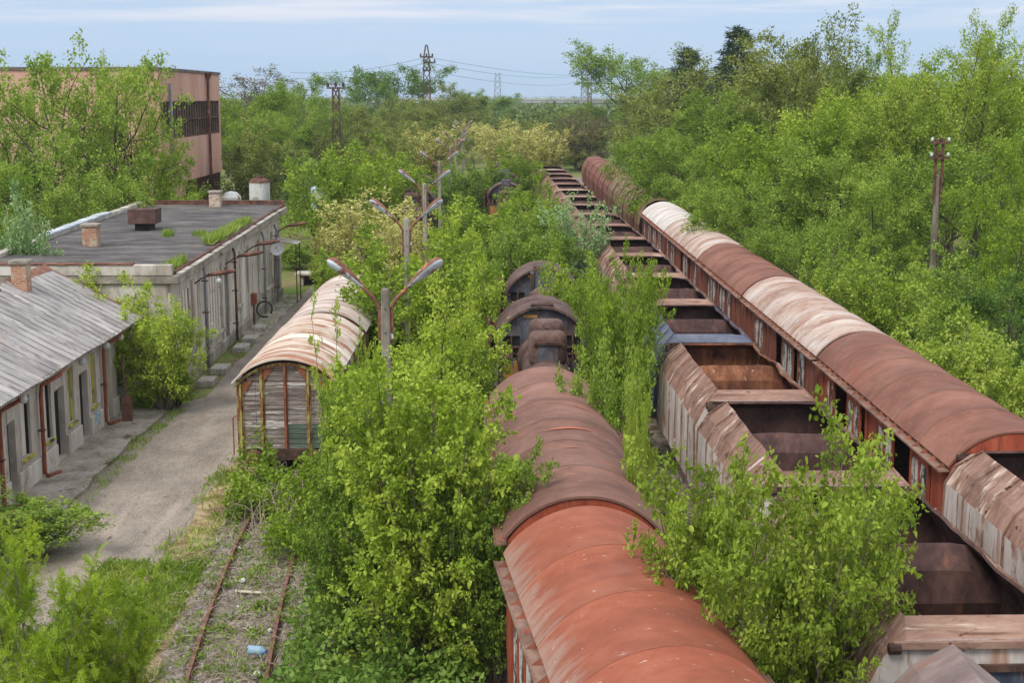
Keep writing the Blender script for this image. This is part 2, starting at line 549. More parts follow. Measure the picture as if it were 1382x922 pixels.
# ------------------------------------------------------------------ light and sky
SUN_EL, SUN_AZ = 52.0, 215.0      # azimuth clockwise from +Y: behind and left of the camera
w = bpy.data.worlds.new('World'); SC.world = w; w.use_nodes = True
t = NT(w.node_tree); bg = w.node_tree.nodes['Background']
sky = t.n('ShaderNodeTexSky', sky_type='NISHITA'); sky.sun_disc = False
sky.sun_elevation = R(SUN_EL); sky.sun_rotation = R(SUN_AZ); sky.air_density = 1.2; sky.dust_density = 1.5; sky.ozone_density = 2.0
tc = t.n('ShaderNodeTexCoord'); sp = t.n('ShaderNodeSeparateXYZ'); t.link(tc.outputs['Generated'], sp.inputs[0])
el = sp.outputs[2]
# pale cloud sheet: brighter overhead, blue-grey towards the horizon, long thin streaks
base = t.ramp(el, [(0.0, (4.3, 5.95, 8.1, 1)), (.06, (4.3, 5.8, 8.0, 1)), (.14, (6.0, 7.0, 8.4, 1)), (.35, (10.0, 10.6, 11.6, 1)), (1.0, (15.0, 15.4, 16.0, 1))])
st = t.noise(tc.outputs['Generated'], 3.0, 6, .6, (1.0, 1.0, 16.0), .25)
st2 = t.noise(tc.outputs['Generated'], 7.0, 6, .6, (1.0, 1.0, 20.0), .3)
low = t.step(el, .04, .062)
msk = t.math('MULTIPLY', t.step(t.math('ADD', t.math('MULTIPLY', st, .6), t.math('MULTIPLY', st2, .4)), .40, .62), t.math('ADD', t.math('MULTIPLY', low, .8), .12))
cl = t.mix(msk, base, (7.6, 7.6, 8.5, 1))
t.link(t.mix(.84, sky.outputs[0], cl), bg.inputs[0])
bg.inputs[1].default_value = .1

sun_d = bpy.data.lights.new('sun', 'SUN'); sun_d.energy = 2.1; sun_d.angle = R(18); sun_d.color = (1.0, .95, .87)
sun = bpy.data.objects.new('sun', sun_d); COL.objects.link(sun)
sd = Vector((math.sin(R(SUN_AZ)) * math.cos(R(SUN_EL)), math.cos(R(SUN_AZ)) * math.cos(R(SUN_EL)), math.sin(R(SUN_EL))))
sun.rotation_euler = sd.to_track_quat('Z', 'Y').to_euler()
SC.view_settings.view_transform = 'Standard'; SC.view_settings.look = 'None'
SC.view_settings.exposure = 0.28; SC.view_settings.gamma = 1
SC.cycles.max_bounces = 6; SC.cycles.diffuse_bounces = 3; SC.cycles.transmission_bounces = 4; SC.cycles.glossy_bounces = 2
SC.cycles.transparent_max_bounces = 4; SC.cycles.volume_bounces = 0; SC.cycles.use_denoising = True
SC.cycles.volume_step_rate = 4.0

# ------------------------------------------------------------------ ground
def sheet(name, mat, pts, z, kind='structure'):
    m = MB(); m.add([(p[0], p[1], z) for p in pts], [tuple(range(len(pts)))])
    return tag(m.build(name, mat), kind=kind)

gm, t, b = new_mat('earth')
tc = t.n('ShaderNodeTexCoord'); v = tc.outputs['Object']
n1 = t.noise(v, .22, 6, .6); n2 = t.noise(v, 1.6, 6, .65); n3 = t.noise(v, 14, 5, .7)
soil = t.ramp(t.math('ADD', t.math('MULTIPLY', n3, .6), t.math('MULTIPLY', n2, .4)), [(.3, lin(78, 64, 50)), (.5, lin(124, 106, 82)), (.7, lin(168, 150, 120))])
grs = t.ramp(t.math('ADD', t.math('MULTIPLY', n3, .6), t.math('MULTIPLY', n2, .4)), [(.3, lin(60, 84, 30)), (.5, lin(98, 122, 50)), (.7, lin(140, 150, 78))])
t.link(t.mix(t.step(t.math('ADD', t.math('MULTIPLY', n1, .55), t.math('MULTIPLY', n2, .45)), .4, .56), soil, grs), b.inputs['Base Color'])
b.inputs['Roughness'].default_value = .95; b.inputs['Specular IOR Level'].default_value = .1
bn = t.n('ShaderNodeBump'); bn.inputs['Strength'].default_value = .5; bn.inputs['Distance'].default_value = .05
t.link(n3, bn.inputs['Height']); t.link(bn.outputs[0], b.inputs['Normal'])
sheet('ground', gm, [(-9000, -300), (9000, -300), (9000, 11500), (-9000, 11500)], 0)

straw_m = weather('straw_earth', [(0, lin(96, 78, 58)), (.45, lin(142, 122, 94)), (1, lin(188, 168, 130))], 1.3,
                  layers=[(lin(164, 144, 112), 1.1, (1, 1, 1), .56, .78), (lin(108, 120, 64), .8, (1, 1, 1), .5, .68), (lin(94, 76, 58), 4, (1, 1, 1), .56, .7)], bump=.6, bscale=20, rough=.95, spec=.1)
rnd = random.Random(5)
def wob(x, y, a=.25): return x + a * nz(y * .35, x) + a * .5 * nz(y * 1.3, x + 9)
def strip(name, mat, xl, xr, y0, y1, z, a=.25, step=.8):
    ys = [y0 + (y1 - y0) * i / max(2, int((y1 - y0) / step)) for i in range(max(2, int((y1 - y0) / step)) + 1)]
    m = MB()
    m.loft([[(wob(xl(y), y, a), y, z), (wob(xr(y), y, a), y, z)] for y in ys])
    return tag(m.build(name, mat), kind='structure')
strip('verge', straw_m, lambda y: -8.6, lambda y: -6.3, 20, 112, .004, .3)
road_m = weather('road_gravel', [(0, lin(118, 108, 97)), (.5, lin(138, 128, 116)), (1, lin(156, 146, 133))], .9, (1, .5, 1),
                 layers=[(lin(174, 160, 145), .5, (1, .1, 1), .5, .7), (lin(122, 118, 114), 7, (.5, 1.4, 1), .60, .74), (lin(150, 132, 112), 1.2, (1, .4, 1), .6, .78), (lin(134, 129, 124), 1.6, (1, .3, 1), .54, .78), (lin(92, 88, 84), 15, (1, 1, 1), .54, .64), (lin(176, 170, 162), 19, (1, 1, 1), .57, .66), (lin(104, 92, 74), 2.6, (1, .6, 1), .62, .72), (lin(196, 190, 180), 42, (1, 1, 1), .63, .70)],
                 bump=.9, bscale=24, rough=.95, spec=.1)
strip('road', road_m, lambda y: -11.75 if y < 52 else -10.9, lambda y: -8.1 - .018 * max(0, y - 46), 14, 106, .008, .22, .5)
conc_m = weather('old_concrete', [(0, lin(112, 104, 94)), (.5, lin(150, 142, 130)), (1, lin(178, 170, 158))], 1.1,
                 layers=[(lin(90, 78, 62), 1.4, (1, 1, 1), .56, .7), (lin(96, 108, 60), 2.2, (1, 1, 1), .64, .72)], bump=.4, rough=.9, spec=.15)
ap = MB(); 
apx = [(wob(-11.75, y, .18), y) for y in np.arange(30, 51.6, .5)]
ap.prism([(-13.5, 30)] + apx + [(-13.5, 51.5)], 0, .11, 'Z')
tag(ap.build('pavement', conc_m), kind='structure')
ap = MB(); ap.prism([(-12.1, 66)] + [(wob(-10.85, y, .25), y) for y in np.arange(66, 80, .5)] + [(-12.1, 80)], 0, .06, 'Z')
tag(ap.build('path', conc_m), kind='structure')
dirt_m = weather('dirt_path', [(0, lin(120, 108, 88)), (1, lin(168, 152, 126))], .6, layers=[(lin(98, 116, 56), .7, (1, 1, 1), .5, .6)], rough=.95, bump=.3)
strip('dirt_track', dirt_m, lambda y: -14.5 - .02 * (y - 100), lambda y: -11.6 - .05 * (y - 100), 100, 190, .006, .5, 2)
bed_m = weather('track_bed', [(0, lin(84, 74, 66)), (.5, lin(128, 116, 106)), (1, lin(168, 156, 144))], 2.2,
                layers=[(lin(92, 78, 62), 1.2, (1, 1, 1), .52, .64), (lin(108, 122, 62), 1.1, (1, 1, 1), .63, .70)], bump=.8, bscale=26, rough=.95, spec=.1)
def tx(y):   # centre of the left track: straight, easing right towards the camera
    return -5.72 + max(0, 36 - y) ** 1.6 * .014
strip('trackbed', bed_m, lambda y: tx(y) - 1.35, lambda y: tx(y) + 1.9, 8, 112, .012, .3)
strip('ballast', bed_m, lambda y: .0, lambda y: 13.2, 2, 200, .006, .4, 3)

rust_m = weather('rust', [(0, lin(62, 44, 38)), (.5, lin(98, 68, 56)), (1, lin(128, 92, 76))], 3, bump=.3, rough=.85)
rail_m = weather('rail_rust', [(0, lin(84, 60, 50)), (.5, lin(120, 86, 72)), (1, lin(146, 112, 96))], 4, bump=.3, rough=.8)
timber_m = weather('old_timber', [(0, lin(84, 76, 68)), (.5, lin(132, 122, 110)), (1, lin(164, 154, 142))], 3, (4, 1, 4), bump=.6, rough=.9)
track = thing('railway_track', 'rusty disused track with dry stalks between its rails in front of the wooden wagon', 'railway track', (0, 0, 0))
ys = np.arange(10, 112, 1.5)
prof = [(-.07, 0), (.07, 0), (.07, .02), (.014, .04), (.014, .115), (.036, .125), (.036, .165), (-.036, .165), (-.036, .125), (-.014, .115), (-.014, .04), (-.07, .02)]
for sd_ in (-1, 1):
    m = MB()
    m.loft([[(tx(y) + sd_ * .755 + px_, y, .02 + pz_ + .012 * nz(y * .4, sd_ * 7)) for px_, pz_ in prof] for y in ys], closed=True)
    m.build('rail', rail_m, track)
for i in range(26):
    y = 20 + i * .68
    m = MB(); m.box(-1.2, 1.2, -.12, .12, -.06, .035)
    o = m.build('sleeper', timber_m, track, bevel=.012); o.location = (tx(y) + rnd.uniform(-.05, .05), y, 0); o.rotation_euler = (0, 0, rnd.uniform(-.05, .05))

# ------------------------------------------------------------------ flat roofed workshop
plaster_m = weather('grey_plaster', [(0, lin(150, 141, 129)), (.45, lin(190, 182, 171)), (1, lin(212, 206, 197))], .8, (1, 1, .45),
                    layers=[(lin(118, 108, 96), 1.3, (1.6, 1.6, .18), .58, .7), (lin(158, 134, 112), 2.1, (1, 1, .6), .6, .68), (lin(206, 202, 196), 2.4, (1, 1, .5), .6, .7)], bump=.35, rough=.95, spec=.1)
felt_m = weather('roof_felt', [(0, lin(68, 66, 66)), (.5, lin(92, 89, 88)), (1, lin(116, 112, 109))], .6, (1, 2.2, 1), bands=(1, 1.02, .22),
                 layers=[(lin(122, 114, 104), .55, (.5, 1.4, 1), .56, .72), (lin(58, 55, 54), 1.3, (.4, 2.4, 1), .58, .68), (lin(118, 110, 66), 1.2, (1, 1, 1), .68, .73)], bump=.4, rough=.95, spec=.1)
brick_m, t, b = new_mat('chimney_brick')
tc = t.n('ShaderNodeTexCoord'); mp = t.n('ShaderNodeMapping'); mp.inputs['Rotation'].default_value = (PI / 2, 0, 0)
cx_ = t.n('ShaderNodeSeparateXYZ'); t.link(tc.outputs['Object'], cx_.inputs[0])
cb = t.n('ShaderNodeCombineXYZ'); t.link(t.math('ADD', cx_.outputs[0], cx_.outputs[1]), cb.inputs[0]); t.link(cx_.outputs[2], cb.inputs[1])
br = t.n('ShaderNodeTexBrick'); br.inputs['Scale'].default_value = 1.0; br.inputs['Brick Width'].default_value = .25; br.inputs['Row Height'].default_value = .08; br.inputs['Mortar Size'].default_value = .012
br.inputs['Color1'].default_value = lin(150, 92, 66); br.inputs['Color2'].default_value = lin(182, 128, 98); br.inputs['Mortar'].default_value = lin(168, 156, 138)
t.link(cb.outputs[0], br.inputs[0])
pn = t.noise(tc.outputs['Object'], 2.6, 5, .6)
t.link(t.mix(t.step(pn, .5, .58), br.outputs[0], lin(178, 164, 142)), b.inputs['Base Color']); b.inputs['Roughness'].default_value = .95
board_m = weather('window_board', [(0, lin(182, 173, 158)), (.5, lin(212, 205, 192)), (1, lin(226, 221, 210))], 1.6, (3, 3, .3), bump=.15, rough=.9)
dark_m = weather('dark_interior', [(0, lin(24, 22, 20)), (1, lin(46, 42, 38))], 2, bump=.1)
stone_m = weather('step_stone', [(0, lin(128, 122, 112)), (.5, lin(164, 158, 148)), (1, lin(190, 184, 174))], 2, bump=.4, rough=.95)
zinc_m = weather('zinc_pipe', [(0, lin(112, 116, 120)), (.6, lin(142, 146, 150)), (1, lin(166, 170, 172))], 3, (1, 1, .3), rough=.6, bump=.1)
tin_m = weather('rusty_tin', [(0, lin(70, 44, 34)), (.5, lin(110, 70, 52)), (1, lin(150, 108, 86))], 2.4, (1, 1, .4), layers=[(lin(190, 188, 184), 2.6, (1, 1, .5), .62, .72)], rough=.8, bump=.2)
redpaint_m = weather('red_brown_paint', [(0, lin(104, 56, 40)), (.5, lin(132, 72, 50)), (1, lin(150, 90, 66))], 2, rough=.6, bump=.1)

WX, Y0, Y1 = -12.05, 52.0, 79.3
ws = thing('workshop_building', 'long single storey grey workshop with flat dark felt roof and peeling plaster', 'building', (0, 0, 0))
def pbox(m, x0, x1, y0, y1, z0, z1): m.box(x0, x1, y0, y1, z0, z1)
# openings along the wall: (y0, y1, z0, z1, kind)
ops = [(52.6, 53.4, .6, 3.7, 'blank'), (53.9, 55.6, 1.15, 3.7, 'win'), (56.6, 57.3, .6, 3.7, 'blank'), (59.2, 62.1, 1.05, 3.8, 'win'), (62.55, 63.5, .25, 3.6, 'door'), (65.4, 66.5, 1.5, 3.7, 'win'), (67.2, 68.6, .25, 3.7, 'blank'),
       (69.4, 71.6, 1.15, 3.75, 'win'), (73.0, 75.9, 1.15, 3.75, 'win'), (77.0, 78.2, .2, 3.2, 'door')]
m = MB()
yc = Y0
for (a, c, z0, z1, k) in ops:
    m.box(WX - .35, WX, yc, a, 0, 4.3)
    m.box(WX - .35, WX, a, c, 0, z0); m.box(WX - .35, WX, a, c, z1, 4.3); yc = c
m.box(WX - .35, WX, yc, Y1, 0, 4.3)
m.box(-19.7, WX - .35, Y0, Y0 + .35, 0, 4.3); m.box(-19.7, WX - .35, Y1 - .35, Y1, 0, 4.3); m.box(-19.7, -19.35, Y0 + .35, Y1 - .35, 0, 4.3)
m.build('wall', plaster_m, ws)
m = MB()
for y in (52.1, 56.1, 58.6, 62.22, 63.6, 66.75, 69.0, 72.0, 76.3, 78.9):
    m2 = MB(); m2.box(WX + .003, WX + .1, y - .14, y + .2, .0, 3.95); m2.build('pilaster', plaster_m, ws, bevel=.02)
m = MB(); m.box(WX + .004, WX + .16, Y0 + .02, Y1 - .02, 0, .52); m.build('plinth', conc_m, ws, bevel=.02)
for (a, c, z0, z1, k) in ops:
    if k == 'door':
        m = MB(); m.box(WX - .2, WX - .14, a + .003, c - .003, z0, z1 - .003); m.build('door', dark_m if a < 70 else tin_m, ws)
    elif k == 'blank':
        m = MB(); m.box(WX - .2, WX - .05, a + .003, c - .003, z0, z1 - .003); m.build('door', board_m, ws)
    else:
        m = MB(); m.box(WX - .2, WX - .09, a + .003, c - .003, z0 + .003, z1 - .003)
        wn_ = m.build('window', dark_m, ws)
        m = MB(); nb = max(2, round((c - a) / .55))
        for i in range(nb):
            q = MB(); y = a + .05 + (c - a - .1) * i / nb; q.box(WX - .088, WX - .05, y + .07, y + (c - a - .1) / nb - .07, z0 + .03, z1 - .97 + rnd.uniform(-.02, .02)); q.box(WX - .088, WX - .05, y + .07, y + (c - a - .1) / nb - .07, z1 - .86, z1 - .03); q.build('board', board_m, wn_)
        m = MB()
        for i in range(nb + 1):
            y = a + .05 + (c - a - .1) * i / nb
            m.box(WX - .087, WX - .015, y - .06, y + .06, z0 + .01, z1 - .01)
        m.box(WX - .087, WX - .03, a + .1, c - .1, z1 - .95, z1 - .87)
        m.build('frame', plaster_m, wn_)
        m = MB(); m.box(WX + .002, WX + .16, a - .12, c + .12, z0 - .16, z0 - .002); m.build('sill', stone_m, ws, bevel=.015)
# roof slab with upstands
m = MB(); m.box(-19.9, WX + .45, Y0 - .1, Y1 + .25, 4.302, 4.62); m.build('cornice', conc_m, ws, bevel=.03)
m = MB()
xs = np.linspace(-19.6, WX + .2, 24); yy = np.linspace(Y0 + .05, Y1 + .1, 60)
m.loft([[(x, y, 4.74 + .06 * nz(x * .4, y * .3) + .03 * nz(x * 1.5, y * 1.4)) for x in xs] for y in yy]); m.build('roof', felt_m, ws, smooth=True)
m = MB(); m.box(-19.9, WX + .2, Y0 - .12, Y0 + .16, 4.622, 5.02); m.build('parapet', plaster_m, ws, bevel=.02)
m = MB(); m.box(-19.95, WX - 1.2, Y0 - .16, Y0 + .2, 5.023, 5.07); m.build('flashing', tin_m, ws)
m = MB(); m.box(-19.92, -19.55, Y0 + .2, Y1, 4.622, 4.92); m.build('parapet', plaster_m, ws, bevel=.02)
m = MB(); 
for i in range(9): m.box(-19.97, -19.5, 62 + i * 1.2, 63.14 + i * 1.2, 4.923, 5.0 + .02 * (i % 2))
m.build('flashing', weather('pale_flashing', [(0, lin(150, 160, 168)), (1, lin(206, 212, 216))], 2, rough=.5, bump=.1), ws)
m = MB(); m.box(-19.5, WX + .3, Y1 + .1, Y1 + .32, 4.622, 4.98); m.build('flashing', rust_m, ws)
m = MB()
for i in range(34):
    y = Y0 + .2 + i * .8
    m.bar((WX + .2 + .05 * nz(i, 3), y, 4.68 + .04 * nz(i, 7)), (WX + .22 + .05 * nz(i + 1, 3), y + .8, 4.68 + .04 * nz(i + 1, 7)), .16, .13)
m.build('roof_edge', rust_m, ws)
m = MB()
for i in range(12):
    y = Y0 + .2 + i * 2.2
    m.box(WX + .22, WX + .52, y, y + rnd.uniform(1.2, 2.1), 4.623, 4.66 + rnd.uniform(0, .03))
m.build('edge_tile', stone_m, ws)

def lift(y): return .42 * max(0, y - Y0) / (Y1 - Y0)     # the roof climbs gently away from the road
for o in ws.children:
    k = o.name.split('.')[0]
    if k in ('cornice', 'roof', 'parapet', 'flashing', 'roof_edge', 'edge_tile', 'wall'):
        for v_ in o.data.vertices:
            if k != 'wall' or v_.co.z > 4.25: v_.co.z += lift(v_.co.y)
def chimney(p, w_, d_, h, label, mat=None, cap=True):
    c = thing('chimney', label, 'chimney', p)
    m = MB(); m.box(-w_ / 2, w_ / 2, -d_ / 2, d_ / 2, -.15, h); m.build('stack', mat or brick_m, c, bevel=.015)
    if cap:
        m = MB(); m.box(-w_ / 2 - .06, w_ / 2 + .06, -d_ / 2 - .06, d_ / 2 + .06, h + .002, h + .12); m.build('cap', conc_m, c, bevel=.015)
    return c
p = at(124, 332, 4.85); chimney((p.x, p.y, 4.74 + lift(p.y)), .62, .62, .82, 'short brick chimney with a flat cap near the front of the flat felt roof')
p = at(292, 279, 5.12); chimney((p.x, p.y - .2, 4.74 + lift(p.y)), .6, .6, .75, 'crumbling white and red brick chimney at the far edge of the flat roof', weather('flaked_brick', [(0, lin(130, 70, 50)), (.5, lin(184, 168, 150)), (1, lin(214, 206, 194))], 6, (1, 1, 2.5), bump=.4))
p = at(196, 310, 4.95)
iron2_m = weather('dark_rust', [(0, lin(58, 44, 40)), (.5, lin(82, 60, 54)), (1, lin(106, 80, 70))], 2, bump=.2)
v_ = thing('roof_vent', 'rusty square metal ventilator box on the dark flat roof', 'roof vent', (p.x, p.y, 4.74 + lift(p.y)))
m = MB(); m.box(-.38, .38, -.38, .38, -.1, .32); m.build('base', dark_m, v_)
m = MB(); m.prism([(-.64, .3), (.64, .3), (.65, .98), (-.65, .98)], -.6, .6); m.build('hood', iron2_m, v_, bevel=.02)

# downpipes, lamps, dish, steps on the workshop front
for y, mt, z1, lab in ((57.6, zinc_m, 4.3, 'grey drainpipe nearest the bush on the workshop front'), (64.2, rust_m, 4.4, 'rust brown drainpipe in the middle of the workshop front'),
                       (72.4, zinc_m, 4.3, 'blue grey drainpipe beside the black hose on the workshop front'), (76.6, zinc_m, 4.3, 'blue grey drainpipe close to the satellite dish')):
    d = thing('drainpipe', lab, 'drainpipe', (WX + .26, y, 0), 0, 'drainpipes on the workshop front')
    m = MB(); m.tube([(0, 0, .1), (0, 0, z1 - .3), (-.1, 0, z1)], .058, 8); m.build('pipe', mt, d, smooth=True)
    for z in (.9, 2.4, 3.7):
        m = MB(); m.box(-.17, .09, -.09, .09, z - .02, z + .02); m.build('clamp', rust_m, d)
lampglass_m = weather('milk_glass', [(0, lin(176, 182, 180)), (1, lin(206, 210, 208))], 4, rough=.3, bump=0)
for y, lab, g in ((56.2, 'rusty bracket lamp with a hanging white globe over the bush end of the workshop', 1), (63.0, 'rusty bracket lamp beside the rust brown drainpipe', 0),
                  (68.0, 'rusty bracket lamp above the bricked up door of the workshop', 0), (77.8, 'rusty bracket lamp above the satellite dish', 0)):
    l = thing('wall_lamp', lab, 'wall lamp', (WX + .05, y, 3.98), 0, 'bracket lamps along the workshop eaves')
    m = MB(); m.tube([(0, 0, -.25), (.35, .05, .0), (.8, .1, .14)], .03, 6); m.build('bracket', rust_m, l)
    m = MB(); m.lathe([(.02, .5), (.09, .6), (.15, .9), (.17, 1.3), (.12, 1.62), (.02, 1.72)], 12, axis='X', sy=.6); o = m.build('lamp_hood', rust_m, l, smooth=True); o.location = (0, .05, .02); o.rotation_euler = (0, R(-9), R(8))
    if g:
        m = MB(); m.lathe([(.02, .12), (.08, .09), (.12, 0), (.08, -.09), (.02, -.12)], 12); o = m.build('globe', lampglass_m, l, smooth=True); o.location = (1.0, .1, -.12)
p = atX(370, WX + .45, 317)
d = thing('satellite_dish', 'white satellite dish on the far corner of the grey workshop wall', 'satellite dish', (WX + .12, p.y, 3.0))
m = MB(); m.lathe([(.0, .0), (.2, .03), (.36, .1), (.385, .12), (.36, .075), (.2, .01), (.0, -.02)], 20, axis='Y'); o = m.build('reflector', weather('dish_white', [(0, lin(206, 208, 210)), (1, lin(232, 233, 235))], 2, rough=.4, bump=0), d, smooth=True)
o.location = (.45, 0, .25); o.rotation_euler = (R(-12), 0, R(205))
m = MB(); m.tube([(0, 0, -.1), (.35, .05, 0), (.45, .1, .25)], .025, 6); m.build('mount', zinc_m, d)
m = MB(); m.box(.4, .48, -.06, -.03, .22, .3); m.build('emblem', weather('red_mark', [(0, lin(200, 70, 66)), (1, lin(214, 96, 90))], 2), d)
m = MB(); m.tube([(.45, 0, .05), (.62, -.4, .2)], .012, 5); m.build('feed_arm', zinc_m, d)
aw = thing('awning', 'small grey sheet awning over the far workshop door', 'awning', (WX, 77.6, 3.3))
m = MB(); m.add([(0, -.8, .12), (1.35, -.8, -.12), (1.35, .8, -.12), (0, .8, .12), (0, -.8, .17), (1.35, -.8, -.07), (1.35, .8, -.07), (0, .8, .17)], [(0, 3, 2, 1), (4, 5, 6, 7), (0, 1, 5, 4), (1, 2, 6, 5), (2, 3, 7, 6), (3, 0, 4, 7)]); m.build('sheet', stone_m, aw)
for y in (-.7, .7):
    m = MB(); m.tube([(1.25, y, -3.3), (1.25, y, -.1)], .03, 6); m.build('post', rust_m, aw)
for (px, py, lab, sx, sy) in ((331, 462, 'stone step below the workshop windows beside the rust drainpipe', .6, .9), (345, 447, 'flat stone step under the coiled black hose', .5, .8),
                    (313, 474, 'broken stone step at the dark workshop door', .55, 1.0), (279, 503, 'broad stone step nearest the grey drainpipe', .6, 1.0), (262, 520, 'low stone step beside the short iron rods', .55, .9)):
    p = at(px, py, 0)
    m = MB(); m.box(-sx, sx, -sy, sy, 0, .27); o = m.build('stone_step', stone_m, bevel=.03); o.location = (WX + sx * .5 + .55, p.y, 0); o.scale = (.55, .6, 1)
    tag(o, lab, 'step', 'steps along the workshop front')
eb = thing('meter_box', 'rusty red meter box on a pipe at the workshop wall', 'meter box', (WX + .22, 69.1, 0))
m = MB(); m.box(-.12, .14, -.2, .2, 1.05, 1.6); m.build('box', redpaint_m, eb, bevel=.02)
m = MB(); m.tube([(0, 0, 0), (0, 0, 1.06)], .05, 8); m.build('pipe', rust_m, eb)
m = MB(); m.tube([(math.cos(a) * .38, math.sin(a) * .1, .65 + .38 * math.sin(a)) for a in np.linspace(-.6, 5.2, 16)], .05, 6)
o = m.build('hose', weather('rubber', [(0, lin(34, 34, 36)), (1, lin(60, 60, 62))], 3, rough=.6)); o.location = (WX + .55, 70.2, 0); tag(o, 'black hose coiled against the workshop wall by the meter box', 'hose')
for px, py in ((226, 545), (237, 540)):
    p = at(px, py, 0)
    m = MB(); m.tube([(0, 0, 0), (0, 0, .95)], .035, 6); m.box(-.06, .06, -.06, .06, .95, 1.05); o = m.build('iron_rod', dark_m); o.location = (WX + .5, p.y, 0)
    tag(o, 'dark iron rod standing at the near corner of the workshop' if px < 230 else 'dark iron rod between the corner rod and the low stone step', 'iron rod', 'iron rods by the workshop corner')

# ------------------------------------------------------------------ near building with the corrugated roof
NX = -13.3
cottage = thing('station_cottage', 'low pale plastered building with a grey corrugated sheet roof', 'building', (0, 0, 0))
wall2_m = weather('pale_plaster', [(0, lin(150, 142, 132)), (.5, lin(182, 174, 164)), (1, lin(202, 195, 186))], .8, (1, 1, .5),
                  layers=[(lin(128, 120, 110), 1.2, (1.5, 1.5, .2), .58, .7), (lin(206, 204, 200), 2.0, (1, 1, .6), .62, .72)], bump=.3, rough=.95, spec=.1)
def yat(px): return atX(px, NX, 560).y
o2 = [(36.4, 37.3, 1.0, 2.75, 'win'), (yat(8), yat(19), .15, 2.3, 'door'), (yat(27.7), yat(40.7), 1.0, 2.75, 'win'), (yat(58), yat(70), 1.0, 2.75, 'win'), (yat(74.3), yat(88), .15, 2.35, 'door'),
      (yat(91.9), yat(101.6), 1.0, 2.75, 'win'), (yat(109), yat(120.5), .15, 2.35, 'door'), (yat(124.4), yat(131.9), 1.0, 2.75, 'win'), (yat(145), yat(151.5), .15, 2.75, 'gate')]
EY = yat(160)
m = MB(); yc = 24.0
for (a, c, z0, z1, k) in o2:
    m.box(NX - .4, NX, yc, a, 0, 3.35); m.box(NX - .4, NX, a, c, 0, z0); m.box(NX - .4, NX, a, c, z1, 3.35); yc = c
m.box(NX - .4, NX, yc, EY, 0, 3.35)
m.prism([(NX - .4, 0), (NX - .4, 3.35), (-16.0, 4.8), (-18.9, 3.3), (-18.9, 0)], EY - .35, EY - .002, 'Y')
m.prism([(NX - .4, 0), (NX - .4, 3.35), (-16.0, 4.8), (-18.9, 3.3), (-18.9, 0)], 24.0, 24.35, 'Y')
m.box(-18.9, -18.5, 24.4, EY - .4, 0, 3.3)
m.build('wall', wall2_m, cottage)
yc = 24.0
for (a, c, z0, z1, k) in o2 + [(EY + .06, 0, 0, 0, 'door')]:
    if k in ('door', 'gate'):
        if a - .06 - yc > .1:
            m = MB(); m.box(NX + .003, NX + .07, yc, a - .06, 0, .72); m.build('plinth', plaster_m, cottage, bevel=.01)
        yc = c + .06
yel_m = weather('yellow_paint', [(0, lin(120, 118, 40)), (.5, lin(172, 168, 58)), (1, lin(196, 190, 84))], 3, (1, 1, .3), layers=[(lin(52, 54, 44), 3, (1, 1, .4), .52, .62)], bump=.2)
for (a, c, z0, z1, k) in o2:
    if k == 'win':
        m = MB(); m.box(NX - .2, NX - .14, a + .003, c - .003, z0 + .003, z1 - .003); wn_ = m.build('window', board_m if a > 44 else plaster_m, cottage)
        m = MB(); m.box(NX - .138, NX - .08, a + .004, a + .09, z0 + .004, z1 - .004); m.box(NX - .138, NX - .08, c - .09, c - .004, z0 + .004, z1 - .004); m.box(NX - .138, NX - .08, a + .09, c - .09, z1 - .09, z1 - .004); m.build('frame', dark_m if a < 42 else yel_m, wn_)
        m = MB(); m.box(NX - .075, NX + .09, a - .05, c + .05, z0 - .07, z0 - .003); m.build('sill', yel_m, cottage, bevel=.01)
    else:
        m = MB(); m.box(NX - .26, NX - .2, a + .003, c - .003, z0, z1 - .003); dd = m.build('door', dark_m if k == 'door' else yel_m, cottage)
        m = MB(); m.box(NX - .198, NX - .1, a + .004, a + .16, z0, z1 - .004); m.box(NX - .198, NX - .14, a + .16, c - .01, z1 - .12, z1 - .004); m.build('frame', yel_m, dd)
# corrugated roof
eter_m = weather('corrugated_sheet', [(0, lin(140, 136, 133)), (.5, lin(168, 163, 159)), (1, lin(188, 183, 178))], .9, (.5, 1.6, 1), bands=(1, .53, .2), lines=(1, .53, .3, lin(98, 94, 91), .7),
                 layers=[(lin(112, 106, 102), 1.0, (.6, 2.2, 1), .58, .7), (lin(192, 174, 160), .7, (.5, 1.6, 1), .58, .7), (lin(66, 64, 62), 9, (1, 1, 1), .66, .7)], bump=.3, rough=.95, spec=.1)
def roofz(x, side=1):
    return 5.1 - abs(x + 16.0) * .532
RIDGE = -16.0; rya, ryb = 23.0, 50.45
yl = np.arange(rya, ryb + .01, .0885)
m = MB(); secs = []
for i, y in enumerate(yl):
    c_ = .022 * math.cos(2 * PI * y / .177)
    row = []
    for x in (-12.62, -13.5, -14.35, -14.40, -15.2, -15.98):
        lap = .035 if x < -14.38 else 0
        sag = .05 * nz(x * .5, y * .22) + .02 * nz(x, y * 1.1)
        row.append((x, y, roofz(x) + c_ + lap + sag))
    secs.append(row)
m.loft(secs); m.build('roof', eter_m, cottage, smooth=True)
m = MB(); secs = []
for y in np.arange(rya, ryb + .01, .5): secs.append([(-16.02, y, roofz(-16.02)), (-19.4, y, roofz(-19.4))])
m.loft(secs); m.build('roof', eter_m, cottage)
tile_m = weather('ridge_tile', [(0, lin(104, 70, 56)), (.5, lin(136, 92, 74)), (1, lin(156, 120, 102))], 4, bump=.3)
m = MB()
